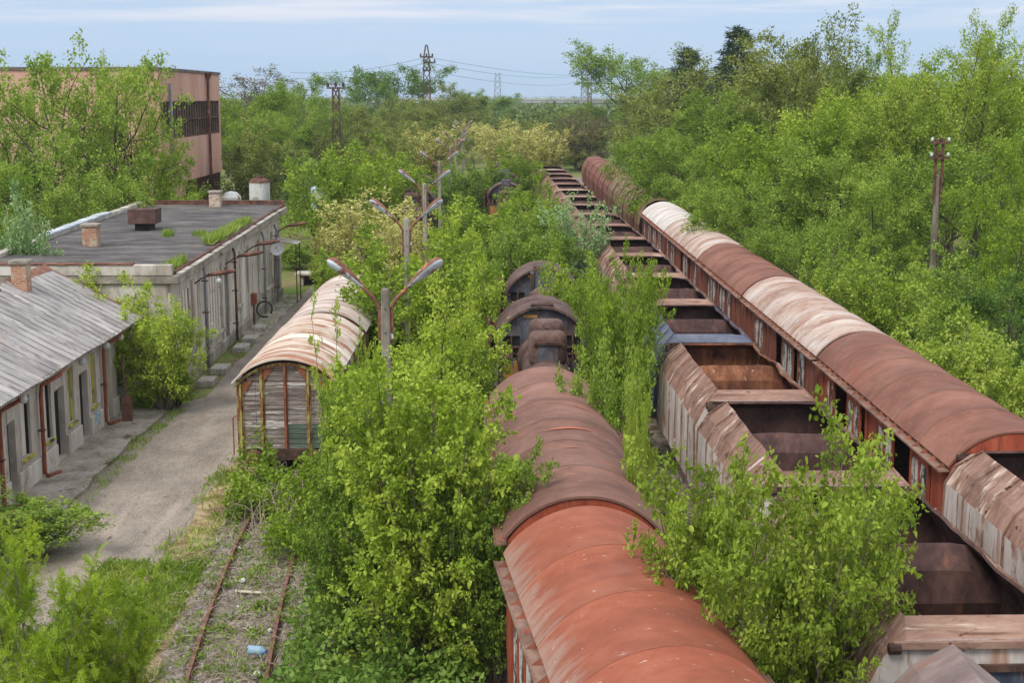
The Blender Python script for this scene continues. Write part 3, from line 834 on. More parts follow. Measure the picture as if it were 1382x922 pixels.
for i in range(40):
    y = 24 + i * .66 + rnd.uniform(-.1, .1)
    if 44.6 < y < 46.4 or rnd.random() < .12: continue
    m.prism([(-16.26, roofz(-16.26) + .03), (-16.0, 5.22), (-15.74, roofz(-15.74) + .07), (-15.76, roofz(-15.74) + .03), (-16.0, 5.15), (-16.24, roofz(-16.24))], y, y + .6)
m.build('ridge', tile_m, cottage)
m = MB(); m.bar((-12.6, ryb + .03, roofz(-12.6) - .03), (-16, ryb + .03, 5.08), .07, .16); m.build('verge_board', tile_m, cottage)
m = MB(); m.bar((-12.72, rya, roofz(-12.72) - .09), (-12.72, ryb, roofz(-12.72) - .09), .06, .14); m.build('fascia', timber_m, cottage)
m = MB(); m.add([(NX + .0, 24, 3.352), (-12.7, 24, 3.19), (-12.7, EY + .6, 3.19), (NX, EY + .6, 3.352)], [(0, 1, 2, 3)]); m.build('soffit', board_m, cottage)
p = at(30, 405, 5.0)
chimney((-15.55, atX(30, -15.55, 395).y, 4.55), .5, .5, 1.15, 'tall plastered brick chimney on the corrugated roof')
for px, lab in ((-8, 'red brown downpipe at the photo edge on the pale building'), (50.5, 'red brown downpipe beside the first lit globe lamp of the pale building'), (138.4, 'red brown downpipe next to the yellow gate of the pale building')):
    y = yat(px); d = thing('drainpipe', lab.replace('first lit ', '').replace('the globe', 'a globe'), 'drainpipe', (NX + .1, y, 0), 0, 'red brown downpipes of the pale building')
    m = MB(); m.tube([(.45, 1.1 if px > 0 else .4, 3.2), (.42, .5, 3.05), (.05, .05, 2.85), (.03, 0, 2.6), (.03, 0, .25), (.12, -.02, .16), (.3, .55, .13)], .06, 8); m.build('pipe', redpaint_m, d, smooth=True)
    m = MB(); m.box(-.1, .1, -.09, .09, 1.5, 1.54); m.build('clamp', rust_m, d)
for px, py, lab in ((31, 550, 'white globe lamp nearest the photo edge on the pale wall'), (110, 493, 'white globe lamp above the middle windows of the pale wall'), (143, 470, 'white globe lamp beside the far red downpipe'), (162, 462, 'white globe lamp on the far corner of the pale building')):
    y = atX(px, NX + .3, py).y
    l = thing('globe_lamp', lab, 'wall lamp', (NX, min(y, EY - .1), 2.95), 0, 'globe lamps under the eaves')
    m = MB(); m.tube([(0, 0, .05), (.2, 0, .1), (.3, 0, .06)], .02, 6); m.build('bracket', dark_m, l)
    m = MB(); m.lathe([(.01, .13), (.09, .1), (.13, 0), (.09, -.1), (.01, -.13)], 14); o = m.build('globe', lampglass_m, l, smooth=True); o.location = (.32, 0, -.06)
# painted scrawl on the plinth, leaning shovel
gr_m = weather('blue_spray', [(0, lin(112, 160, 190)), (1, lin(150, 184, 204))], 3, bump=0)
m = MB()
yb = yat(126)
for k, (a0, a1) in enumerate((((0, .95), (.12, 1.35)), ((.12, 1.35), (.25, 1.0)), ((.2, 1.15), (.45, 1.3)), ((.3, .9), (.5, 1.1)), ((.45, 1.3), (.4, .85)))):
    m.bar((NX + .075 + .001 * k, yb + a0[0], a0[1] - .55), (NX + .075 + .001 * k, yb + a1[0], a1[1] - .55), .012, .05, up=(0, 1, 0))
m.build('graffiti', gr_m, cottage)
p = at(172, 572, 0)
sh = thing('shovel', 'rusty long handled shovel leaning at the end of the pale building', 'shovel', (p.x, p.y, 0))
m = MB(); m.bar((0, 0, .55), (-.22, .5, 2.3), .07, .05); m.build('handle', rust_m, sh)
m = MB(); m.prism([(-.17, 0), (.17, 0), (.2, .7), (.06, .95), (-.06, .95), (-.2, .7)], -.02, .02); o = m.build('blade', rust_m, sh); o.location = (.05, -.15, .1); o.rotation_euler = (R(-14), 0, R(15))

# ------------------------------------------------------------------ pink factory hall
pink_m = weather('pink_render', [(0, lin(186, 142, 126)), (.5, lin(204, 160, 144)), (1, lin(214, 174, 158))], .3, (1, 1, .2),
                 layers=[(lin(160, 112, 100), .5, (1.5, 1.5, .1), .56, .72), (lin(214, 170, 156), .6, (1.2, 1.2, .12), .58, .74)], bump=.1, rough=.95, spec=.1)
glass_m = weather('profile_glass', [(0, lin(78, 84, 74)), (.5, lin(116, 120, 106)), (1, lin(148, 146, 130))], .5, (1, 1, .3), bands=(1, .42, .6), layers=[(lin(128, 80, 58), 1.5, (1, 4, .2), .6, .68)], rough=.35, bump=.1, spec=.5)
PX, PY0 = -25.6, atX(213, -25.6, 100).y
PY1 = atX(295.5, -25.6, 100).y
PH = atX(213, -25.6, 94).z
zw1, zw0 = atX(213.5, PX, 136.5).z, atX(213.5, PX, 190).z
hall = thing('factory_hall', 'tall windowless pink rendered factory hall with one ribbon of dirty glass', 'building', (0, 0, 0))
m = MB()
m.box(-72, PX - .4, PY0, PY0 + .4, 0, PH); m.box(-72, -71.6, PY0 + .4, PY1 - .4, 0, PH); m.box(-72, PX - .4, PY1 - .4, PY1, 0, PH)
m.box(PX - .4, PX, PY0, PY1, zw1, PH); m.box(PX - .4, PX, PY0, PY1, 4.2, zw0); m.box(PX - .4, PX, PY0, PY1, 0, 1.0)
m.box(PX - .4, PX, PY0, PY0 + .45, zw0, zw1); m.box(PX - .4, PX, PY1 - .45, PY1, zw0, zw1); m.box(PX - .4, PX, PY0, PY0 + 8, 1.0, 4.2)
m.build('wall', pink_m, hall)
m = MB(); m.box(-72.1, PX + .12, PY0 - .12, PY1 + .12, PH + .002, PH + .22); m.build('roof', weather('coping', [(0, lin(84, 76, 74)), (1, lin(128, 118, 114))], 1), hall)
for z0, z1, ya in ((zw0, zw1, PY0 + .45), (1.0, 4.2, PY0 + 8)):
    m = MB(); m.box(PX - .32, PX - .24, ya + .003, PY1 - .453, z0 + .003, z1 - .003); wn_ = m.build('window', glass_m, hall)
    m = MB(); 
    for zz in (z0 + .05, (z0 + z1) / 2, z1 - .05): m.box(PX - .238, PX - .06, ya + .004, PY1 - .455, zz - .06, zz + .06)
    for i in range(24):
        y = ya + .1 + (PY1 - .6 - ya) * i / 23
        m.box(PX - .236, PX - .1, y - .045, y + .045, z0 + .12, z1 - .12)
    m.build('frame', rust_m, wn_)
for px, z0, z1, mt, lab in ((231, 5.6, PH - 1.0, zinc_m, 'pale grey pipe on the pink hall beside the window ribbon'), (282, 0, PH - .5, tin_m, 'long rusty rain pipe near the corner of the pink hall')):
    y = atX(px, PX + .2, 150).y
    d = thing('drainpipe', lab, 'drainpipe', (PX + .2, y, 0), 0)
    m = MB(); m.tube([(0, 0, z0), (0, 0, z1)], .13, 8); m.build('pipe', mt, d, smooth=True)
    if z0 == 0:
        m = MB(); m.lathe([(.14, 0), (.36, .5), (.36, .62), (.1, .62)], 8, c=(0, 0, z1)); m.build('hopper_head', rust_m, d)

# ------------------------------------------------------------------ rolling stock
roof_orange = weather('roof_orange_red', [(0, lin(126, 72, 54)), (.5, lin(146, 82, 60)), (1, lin(158, 96, 74))], .5, (1, 1.2, 1),
                      layers=[(lin(140, 92, 78), .5, (1, 1.4, 1), .56, .76), (lin(186, 172, 160), 7, (.7, 1.6, 1), .66, .68), (lin(120, 72, 58), 5, (.6, 1.5, 1), .655, .675), (lin(118, 72, 58), 1.7, (.6, 1.6, 1), .63, .78), (lin(196, 122, 98), 1.1, (.4, 2.5, 1), .66, .8)], bump=.1, rough=.75, bands=(1, 2.1, .08))
# worn grey metal shows along one eave of the nearest roof
t = NT(roof_orange.node_tree); b = roof_orange.node_tree.nodes['Principled BSDF']
old = b.inputs['Base Color'].links[0].from_socket
tc = t.n('ShaderNodeTexCoord'); sp = t.n('ShaderNodeSeparateXYZ'); t.link(tc.outputs['Object'], sp.inputs[0])
edge = t.math('ADD', t.math('MULTIPLY', sp.outputs[0], -.62), t.math('MULTIPLY', t.noise(tc.outputs['Object'], 1.4, 6, .7, (.5, 3.4, 1)), .9))
t.link(t.mix(t.math('MULTIPLY', t.step(edge, 1.08, 1.42), .7), old, lin(160, 142, 130)), b.inputs['Base Color'])
roof_brown = weather('roof_brown_rust', [(0, lin(98, 70, 61)), (.5, lin(124, 90, 78)), (1, lin(144, 108, 94))], .5, (.8, 1, 1),
                     layers=[(lin(176, 106, 82), .7, (.8, 1.4, 1), .6, .74), (lin(98, 70, 62), .8, (.7, 1.4, 1), .58, .76), (lin(156, 130, 118), .9, (.6, 1.6, 1), .6, .78), (lin(88, 62, 54), 6, (.6, 1.6, 1), .65, .67), (lin(164, 112, 92), 5, (.5, 1.5, 1), .66, .68)], bump=.12, rough=.8, bands=(1, 2.1, .1))
roof_rust = weather('roof_red_rust', [(0, lin(104, 70, 58)), (.5, lin(128, 86, 72)), (1, lin(146, 104, 88))], .5, (.8, 1, 1),
                    layers=[(lin(140, 82, 66), .5, (.9, 1.1, 1), .58, .76), (lin(120, 94, 84), .7, (.7, 1.4, 1), .56, .76), (lin(84, 56, 48), 6, (.6, 1.6, 1), .65, .67), (lin(158, 120, 100), 5, (.5, 1.6, 1), .66, .68)], bump=.12, rough=.8, bands=(1, 2.1, .1))
roof_white = weather('roof_white_rust', [(0, lin(136, 100, 84)), (.4, lin(172, 146, 130)), (1, lin(196, 186, 178))], .7, (.7, 1.5, 1),
                     layers=[(lin(142, 98, 78), .9, (.45, 2.0, 1), .55, .7), (lin(198, 194, 190), .8, (.5, 1.5, 1), .56, .72), (lin(122, 78, 60), 4.5, (.5, 1.8, 1), .62, .65)], bump=.12, rough=.75, bands=(1, .96, .14))
roof_chalk = weather('roof_chalk', [(0, lin(170, 150, 136)), (.45, lin(202, 194, 188)), (1, lin(220, 216, 212))], .8, (.5, 2.4, 1),
                     layers=[(lin(166, 120, 96), 1.1, (.35, 3, 1), .6, .72)], bump=.12, rough=.7, bands=(1, .96, .12))
side_red = weather('side_red', [(0, lin(114, 58, 42)), (.5, lin(148, 72, 50)), (1, lin(166, 90, 66))], 1.3, (1.6, 1.6, .5),
                   layers=[(lin(86, 50, 40), 1.4, (2, 2, .3), .58, .7)], bump=.25, rough=.75)
side_brown = weather('side_brown', [(0, lin(92, 56, 43)), (.5, lin(128, 76, 58)), (1, lin(152, 100, 80))], 1.3, (1.6, 1.6, .5),
                     layers=[(lin(60, 42, 38), 1.4, (2, 2, .3), .58, .7), (lin(150, 128, 112), 2.2, (2, 2, .4), .64, .72)], bump=.25, rough=.8)
peel_m = weather('peeling_panel', [(0, lin(54, 50, 46)), (.42, lin(84, 74, 66)), (.5, lin(188, 184, 176)), (1, lin(216, 212, 206))], 2.3, (1.4, 1.4, .8),
                 layers=[(lin(96, 88, 80), 5, (2, 2, .6), .56, .62), (lin(150, 110, 86), 2, (2, 2, .3), .64, .7)], bump=.7, rough=.9)
plank_dark = weather('dark_plank', [(0, lin(46, 40, 38)), (.6, lin(72, 62, 56)), (1, lin(98, 86, 76))], 2, (2, 2, .4), bump=.4)
gut_m = weather('gutter_paint', [(0, lin(98, 74, 64)), (.5, lin(126, 98, 84)), (1, lin(150, 124, 108))], 2, (1, .5, 1), bump=.2)
iron_m = weather('dirty_iron', [(0, lin(44, 34, 30)), (.5, lin(72, 54, 46)), (1, lin(104, 80, 66))], 3, bump=.3, rough=.8)


seam_o = weather('seam_orange', [(0, lin(112, 64, 50)), (1, lin(146, 84, 66))], 4, bump=0)
seam_b = weather('seam_brown', [(0, lin(74, 54, 48)), (1, lin(112, 82, 72))], 4, bump=0)


def arc(hw, z0, rise, n=22, dz=0.0):
    rad = (hw * hw + rise * rise) / (2 * rise)
    a = math.asin(min(1, hw / rad))
    return [(rad * math.sin(-a + 2 * a * i / n), z0 + dz + rad * math.cos(-a + 2 * a * i / n) - (rad - rise)) for i in range(n + 1)]


def running_gear(root, L, hw=1.25):
    m = MB(); m.box(-.95, -.8, -L / 2, L / 2, .82, 1.12); m.box(.8, .95, -L / 2, L / 2, .82, 1.12)
    m.box(-hw, hw, -L / 2, -L / 2 + .2, .8, 1.12); m.box(-hw, hw, L / 2 - .2, L / 2, .8, 1.12)
    m.build('underframe', iron_m, root)
    for y in (-L * .31, L * .31):
        for s in (-1, 1):
            m = MB(); m.lathe([(.1, -.07), (.5, -.07), (.53, -.04), (.49, .0), (.49, .07), (.1, .07)], 20, axis='X'); o = m.build('wheel', iron_m, root); o.location = (s * .78, y, .5)
            m = MB(); m.box(s * .98 - .12, s * .98 + .12, y - .2, y + .2, .4, .7); m.bar((s * .95, y - .8, .88), (s * .95, y, .72), .08, .1); m.bar((s * .95, y + .8, .88), (s * .95, y, .72), .08, .1); m.build('axle_box', iron_m, root)
    for e in (-1, 1):
        for s in (-1, 1):
            m = MB(); m.lathe([(.09, 0), (.09, .38), (.24, .40), (.25, .44), (.1, .46)], 16, axis='Y'); o = m.build('buffer', rust_m, root); o.location = (s * .87, e * L / 2, .98)
            if e < 0: o.rotation_euler = (0, 0, PI)


def leaf(m, pm, x, y0, y1, z0, z1, s):
    """sliding door leaf: frame with two tall round cornered panels; s = side"""
    t_ = .06 * s
    ym = (y0 + y1) / 2; e = .085
    for a, c in ((y0, y0 + e), (ym - e / 2, ym + e / 2), (y1 - e, y1)):
        m.box(min(x, x + t_), max(x, x + t_), a, c, z0, z1)
    for a, c in ((z0, z0 + .2), (z1 - .12, z1)):
        for u, v_ in ((y0 + e, ym - e / 2), (ym + e / 2, y1 - e)):
            m.box(min(x, x + t_ * .94), max(x, x + t_ * .94), u, v_, a, c)
    for u, v_ in ((y0 + e, ym - e / 2), (ym + e / 2, y1 - e)):
        r = .12
        for yy, sg in ((u, 1), (v_, -1)):
            m.prism([(yy, z1 - .12), (yy + sg * r, z1 - .12), (yy + sg * r * .35, z1 - .12 - r * .35), (yy, z1 - .12 - r)], x, x + t_ * .9, 'X')
    pm.box(min(x + t_ * .2, x + t_ * .5), max(x + t_ * .2, x + t_ * .5), y0 + .02, y1 - .02, z0 + .03, z1 - .03)


def covered_wagon(name, label, loc, rz, L, roof_m, side_m, layout, group, end_m=None, crest=4.2, gut=True, patch=None):
    root = thing(name, label, 'wagon', loc, rz, group)
    hw, ze = 1.36, 3.36
    end_m = end_m or side_m
    running_gear(root, L - .1)
    m = MB(); m.box(-hw + .06, hw - .06, -L / 2 + .06, L / 2 - .06, 1.12, 1.2); m.build('floor', plank_dark, root)
    # roof shell with raised seams
    secs = []
    ys = [-L / 2 - .06]
    ns = 7
    for k in range(ns):
        yk = -L / 2 + L * (k + .0) / (ns - 1)
        if 0 < k < ns - 1: ys += [yk - .04, yk - .02, yk + .02, yk + .04]
        if k < ns - 1: ys += [yk + L / (ns - 1) * q for q in (.33, .66)]
    ys.append(L / 2 + .06)
    for y in ys:
        seam = any(abs(y - (-L / 2 + L * k / (ns - 1))) < .03 for k in range(1, ns - 1))
        pr = arc(1.43, 3.44, crest - 3.44, 24, .016 if seam else 0)
        o_ = [(x, y, z + .012 * nz(x * 1.1, y * .7, L)) for x, z in pr]
        i_ = [(x * .985, y, z - .045) for x, z in reversed(pr)]
        secs.append(o_ + i_)
    m = MB(); m.loft(secs, closed=True); n = len(secs[0]); b0 = len(m.v) - n
    h = n // 2
    for base in (0, b0):
        for k in range(h - 1): m.f.append((base + k, base + k + 1, base + n - 2 - k, base + n - 1 - k))
    rf = m.build('roof', roof_m, root, smooth=True)
    rf.modifiers.new('split', 'EDGE_SPLIT').split_angle = R(40)
    for k in range(1, ns - 1):
        yk = -L / 2 + L * k / (ns - 1)
        pr = arc(1.43, 3.44, crest - 3.44, 24, .022)
        w0 = .011; m = MB()
        m.loft([[(x, yk + q + .01 * nz(x * 2, yk), z + .012 * nz(x * 1.1, yk * .7, L) - dz) for x, z in pr] for q, dz in ((-w0, .02), (-w0 * .6, 0), (w0 * .6, 0), (w0, .02))])
        m.build('seam', {roof_white: gut_m, roof_chalk: gut_m, roof_orange: seam_o}.get(roof_m, seam_b), rf)
    if gut:
        for s in (-1, 1):
            m = MB(); m.prism([(s * 1.37, 3.30), (s * 1.60, 3.29), (s * 1.60, 3.335), (s * 1.58, 3.335), (s * 1.58, 3.315), (s * 1.37, 3.33)], -L / 2, L / 2)
            m.build('gutter', gut_m, root)
            m = MB()
            nb = int(L / .6)
            for i in range(nb):
                y = -L / 2 + .3 + i * (L - .6) / (nb - 1)
                b_ = len(m.v); x_, xo = s * 1.38, s * 1.565
                m.add([(x_, y - .07, 3.325), (x_, y + .07, 3.325), (x_, y, 3.46), (xo, y, 3.318)], [(0, 1, 2), (0, 2, 3), (1, 3, 2), (0, 3, 1)])
            m.build('rib', side_brown, root)
    # ends with curved gable
    for e in (-1, 1):
        pr = arc(hw, 3.40, crest - 3.46, 18)
        m = MB(); m.prism([(-hw, 1.12), (hw, 1.12)] + [(x, z) for x, z in reversed(pr)], e * L / 2 - .035, e * L / 2 + .035)
        ew = m.build('end_wall', end_m, root)
        m = MB()
        for x in (-hw + .06, -.45, .45, hw - .06): m.box(x - .05, x + .05, e * L / 2 + e * .036 - .03 * (e < 0), e * L / 2 + e * .036 + .03 * (e > 0) + .02, 1.13, 3.35)
        m.box(-hw, hw, e * L / 2 + (.037 if e > 0 else -.077), e * L / 2 + (.077 if e > 0 else -.037), 3.3, 3.4)
        for x in (-.7, .7): m.box(x - .03, x + .03, e * L / 2 + (.037 if e > 0 else -.062), e * L / 2 + (.062 if e > 0 else -.037), 3.41, 3.41 + (crest - 3.52) * .7)
        m.build('stiffener', end_m, ew)
    # sides
    for s in (-1, 1):
        m = MB(); x0, x1 = (s * hw, s * (hw - .07)); xa, xb = min(x0, x1), max(x0, x1)
        m.box(xa, xb, -L / 2 + .04, L / 2 - .04, 1.12, 1.36); m.box(xa, xb, -L / 2 + .04, L / 2 - .04, 3.1, 3.36)
        lay = layout if s < 0 else [('panel', 1.0)] * 8
        tot = sum(q for _, q in lay); y = L / 2 - .05; k_ = (L - .1) / tot
        pn = MB(); lf = []; plist = []
        for kind, q in lay:
            y2 = y - q * k_
            if kind == 'post': m.box(xa - .012, xb + .012, y2, y, 1.36, 3.1)
            elif kind == 'panel':
                m.box(xa - .02, xb + .02, y - .07, y, 1.36, 3.1)
                plist.append((y2, y - .07))
            elif kind == 'leaf': lf.append((y2 + .03, y - .03))
            elif kind == 'ajar': m.box(xa, xb, y - .06, y, 1.36, 3.1)
            y = y2
        m.build('side_wall', side_m, root)
        for a, c in plist:
            q_ = MB(); q_.box(xa + .025, xb - .012, a + .004, c - .004, 1.364, 3.096); q_.build('panel', peel_m if (s < 0 and random.random() < .45) else side_m, root)
        for a, c in lf:
            q_ = MB(); pq = MB(); leaf(q_, pq, s * (hw + .004), a, c, 1.3, 3.14, s)
            d = q_.build('door', side_m, root); pq.build('panel', peel_m, d)
    if patch: patch(root)
    return root


LAY_A = [('post', .35), ('panel', .55), ('leaf', 1.0), ('open', 1.35), ('leaf', 1.35), ('open', .35), ('panel', .75), ('post', .3), ('leaf', 1.5), ('open', 1.3), ('leaf', 1.35), ('ajar', .1), ('post', 1.0)]
LAY_B = [('post', .4), ('panel', .8), ('panel', .8), ('leaf', 1.5), ('panel', .7), ('panel', .8), ('open', 1.1), ('leaf', 1.5), ('open', .4), ('panel', .8), ('panel', .8), ('post', .5)]
LAY_C = [('post', .4), ('panel', .8), ('panel', .8), ('panel', .7), ('leaf', 1.5), ('panel', .6), ('leaf', 1.4), ('panel', .8), ('panel', .8), ('panel', .8), ('post', .5)]
LAY_N = [('post', .4), ('panel', .9), ('leaf', 1.4), ('post', .15), ('open', 1.6), ('leaf', 1.4), ('panel', .8), ('panel', .8), ('open', .8), ('panel', .9), ('post', .3)]

GE = 'covered wagons on the far right line'
def line_x(px, py, h): return at(px, py, h)
# far right line: joints read along the left eave (h 3.42, 1.43 left of the line)
def ex(Y):
    pts = [(29.0, 10.92), (42.0, 11.02), (55, 11.05), (68, 11.1), (94, 11.2), (130, 11.45), (190, 11.7)]
    for (a, xa), (b_, xb) in zip(pts, pts[1:]):
        if Y <= b_: return xa + (xb - xa) * (Y - a) / (b_ - a)
    return pts[-1][1]
eaves = [at(1290, 635, 3.4).y, at(1110, 483, 3.4).y, at(1003, 400, 3.4).y, at(939, 350.6, 3.4).y, at(898, 313, 3.4).y, at(867, 288, 3.4).y]
print('eaves', [round(q, 1) for q in eaves])
specs = [(roof_rust, side_red, LAY_A, 'covered wagon with dull red brown roof and bright red doors, nearest on the right line'),
         (roof_white, side_brown, LAY_B, 'covered wagon whose roof is mottled white and rust, second on the far right line'),
         (roof_rust, side_brown, LAY_C, 'covered wagon with plain rust brown roof between two whitish roofs'),
         (roof_white, side_brown, LAY_B, 'covered wagon with streaked white and rust roof and a blue doorway edge'),
         (roof_chalk, side_brown, LAY_C, 'covered wagon with the whitest chalky roof, beside the faceted red wagon end')]
for i, (rm, sm, ly, lab) in enumerate(specs):
    a, c = eaves[i], eaves[i + 1]
    yc = (a + c) / 2; L = (c - a) - .42
    rz = -math.atan2(ex(c) - ex(a), c - a)
    covered_wagon('covered_wagon', lab, (ex(yc), yc, 0), rz, L, rm, sm, ly, GE)

# middle line: the two red roofed vans
GC = 'red roofed vans on the middle line'
p1a, p1b = at(683, 768, 3.4), at(745, 922, 3.4)
c_far = Vector((1.55, at(790, 683, 4.2).y - .15, 0))
rz1 = math.atan2(p1b.x - p1a.x, p1a.y - p1b.y)
rz1 = R(6.2)
L1 = 12.6
ctr = c_far - Vector((-math.sin(rz1), math.cos(rz1), 0)) * (L1 / 2)
covered_wagon('covered_wagon', 'van with bright orange red roof worn grey along one eave, nearest of all wagons', (ctr.x, ctr.y, 0), rz1, L1, roof_orange, side_red, LAY_N, GC, crest=4.22)
yb = at(742, 495, 4.2).y; ya = c_far.y + .75
covered_wagon('covered_wagon', 'van with smooth purplish brown roof between the orange roof and the steam engine', (1.42, (ya + yb) / 2, 0), R(1.4), yb - ya - .1, roof_brown, side_red, LAY_N, GC, crest=4.2)
scr = weather('scraped_paint', [(0, lin(168, 92, 70)), (1, lin(190, 116, 92))], 3, bump=0)
van = [o for o in bpy.data.objects if o.get('label', '').startswith('van with smooth')][0]
m = MB()
for (y_, xa, xb, w_, sk) in ((-.9, -.45, .75, .10, .22), (-2.6, -.2, .2, .03, .1), (1.6, .2, .9, .05, -.2)):
    n_ = 16; lo = []; hi = []
    for i in range(n_ + 1):
        x_ = xa + (xb - xa) * i / n_; rad = (1.43 ** 2 + .76 ** 2) / (2 * .76); z_ = 3.44 + math.sqrt(rad * rad - x_ * x_) - (rad - .76) + .016
        e = w_ * math.sin(PI * (i + .4) / (n_ + .8)) * (.6 + .6 * abs(nz(i * .9, y_)))
        lo.append((x_, y_ + sk * x_ - e, z_)); hi.append((x_, y_ + sk * x_ + e, z_))
    m.loft([lo, hi])
m.build('scrape', scr, [c for c in van.children if c.name.startswith('roof')][0])

# hood wagons with faceted roofs beyond
hood_m = weather('hood_olive_rust', [(0, lin(92, 72, 52)), (.5, lin(124, 102, 74)), (1, lin(146, 122, 92))], .8, (1, 1.5, 1), layers=[(lin(112, 70, 54), .9, (1, 1, .5), .54, .68)], bump=.2)
hood_r = weather('hood_red_rust', [(0, lin(104, 66, 54)), (.5, lin(132, 84, 70)), (1, lin(152, 106, 92))], .8, (1, 1.5, 1), layers=[(lin(86, 60, 52), 1, (1, 1, .5), .56, .68)], bump=.2)
def hood_wagon(label, x, y, L, mats, crest=4.25):
    root = thing('hood_wagon', label, 'wagon', (x, y, 0), -math.atan2(.25, 36), 'hood wagons far down the right line')
    running_gear(root, L)
    m = MB(); m.box(-1.3, 1.3, -L / 2, L / 2, 1.12, 1.3); m.build('floor', iron_m, root)
    def sec(g): return [(-1.42 * g, 1.3), (-1.5 * g, 2.5), (-1.38 * g, 3.2), (-.98 * g, crest - .32), (-.45 * g, crest - .05), (.45 * g, crest - .05), (.98 * g, crest - .32), (1.38 * g, 3.2), (1.5 * g, 2.5), (1.42 * g, 1.3)]
    n = 2
    for k in range(n):
        g = 1.0 + .035 * k
        a, c = -L / 2 + L * k / n - .1 * k, -L / 2 + L * (k + 1) / n
        m = MB(); s0 = sec(g)
        m.loft([[(x_, y_, z_ + .03 * k) for x_, z_ in s0] + [(x_ * .96, y_, z_ - .04 + .03 * k) for x_, z_ in reversed(s0)] for y_ in (a, c)], closed=True)
        m.build('hood', mats[k], root)
        m = MB(); m.prism([(x_ * .93, z_ - .05 + .03 * k) for x_, z_ in s0], a + .35, a + .41); m.build('end_wall', mats[1 - k] if k == 0 else iron_m, root)
        m = MB(); 
        for yy in (a + .01, (a + c) / 2):
            s1 = sec(g * 1.015)
            m.loft([[(x_, y_, z_ + .03 * k + .02) for x_, z_ in s1] + [(x_ * .97, y_, z_ - .02 + .03 * k) for x_, z_ in reversed(s1)] for y_ in (yy, yy + .1)], closed=True)
        m.build('rib', mats[k], root)
    return root
yy = eaves[-1] + .6
for k, (lab, L, mats) in enumerate((('hood wagon with a faceted red end right behind the chalky white roof', 9.0, (hood_m, hood_r)), ('olive brown hood wagon under the overhanging tree', 9.5, (hood_m, hood_m)),
        ('hood wagon with bulging tan side before the tree covers the line', 12.0, (hood_m, hood_m)), ('hood wagon with a pale sheet on its roof on the far right line', 12.0, (hood_r, hood_r)),
        ('smooth reddish hood wagon, second last on the far right line', 13.5, (hood_r, hood_r)), ('dark reddish hood wagon, last one seen on the far right line', 14.0, (hood_r, hood_r)))):
    hood_wagon(lab, ex(yy + L / 2), yy + L / 2, L - .7, mats); yy += L + .3

# ------------------------------------------------------------------ open hopper wagons
hop_side = weather('hopper_whitewash', [(0, lin(160, 148, 140)), (.45, lin(190, 182, 175)), (1, lin(208, 203, 198))], .9, (1, 1, .5),
                   layers=[(lin(160, 124, 102), 1.3, (2.2, 2.2, .16), .52, .68), (lin(124, 86, 68), 2.0, (2.6, 2.6, .2), .57, .67), (lin(140, 104, 86), .9, (1, 1, .8), .54, .66)], bump=.25, rough=.75)
hop_rim = weather('hopper_rim_rust', [(0, lin(108, 82, 71)), (.5, lin(138, 108, 94)), (1, lin(164, 136, 119))], .9, (.6, 1.6, 1),
                  layers=[(lin(206, 190, 174), 1.0, (.3, 2.6, 1), .55, .68), (lin(104, 72, 58), 1.4, (.3, 2.8, 1), .57, .68), (lin(96, 62, 50), 6, (.8, 1.4, 1), .63, .66)], bump=.25, rough=.8)
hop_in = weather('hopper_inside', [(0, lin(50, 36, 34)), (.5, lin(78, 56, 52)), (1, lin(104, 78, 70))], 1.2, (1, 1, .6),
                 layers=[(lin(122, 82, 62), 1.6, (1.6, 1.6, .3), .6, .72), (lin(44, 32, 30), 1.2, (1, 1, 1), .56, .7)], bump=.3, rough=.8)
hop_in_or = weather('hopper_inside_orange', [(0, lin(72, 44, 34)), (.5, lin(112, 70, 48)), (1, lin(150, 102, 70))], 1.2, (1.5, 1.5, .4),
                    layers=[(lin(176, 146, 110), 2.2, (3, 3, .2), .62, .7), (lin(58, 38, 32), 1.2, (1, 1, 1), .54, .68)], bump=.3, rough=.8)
blue_m = weather('hopper_blue', [(0, lin(64, 70, 86)), (.5, lin(86, 92, 108)), (1, lin(112, 116, 126))], .7, (1, 1, .5), layers=[(lin(140, 134, 132), .8, (1, 1, 1), .58, .7), (lin(116, 96, 88), 1.6, (2, 2, .2), .64, .72)], bump=.15, rough=.6)
grey_rim = weather('hopper_rim_grey', [(0, lin(110, 96, 94)), (.5, lin(134, 118, 114)), (1, lin(154, 138, 132))], .8, (.6, 1.4, 1), layers=[(lin(132, 96, 82), 1, (.5, 2, 1), .56, .7)], bump=.2, rough=.75)


def loop_pts(hx, hy, nx, ny):
    P = []
    for i in range(ny): P.append((-hx, -hy + 2 * hy * i / ny))
    for i in range(nx): P.append((-hx + 2 * hx * i / nx, hy))
    for i in range(ny): P.append((hx, hy - 2 * hy * i / ny))
    for i in range(nx): P.append((hx - 2 * hx * i / nx, -hy))
    return P


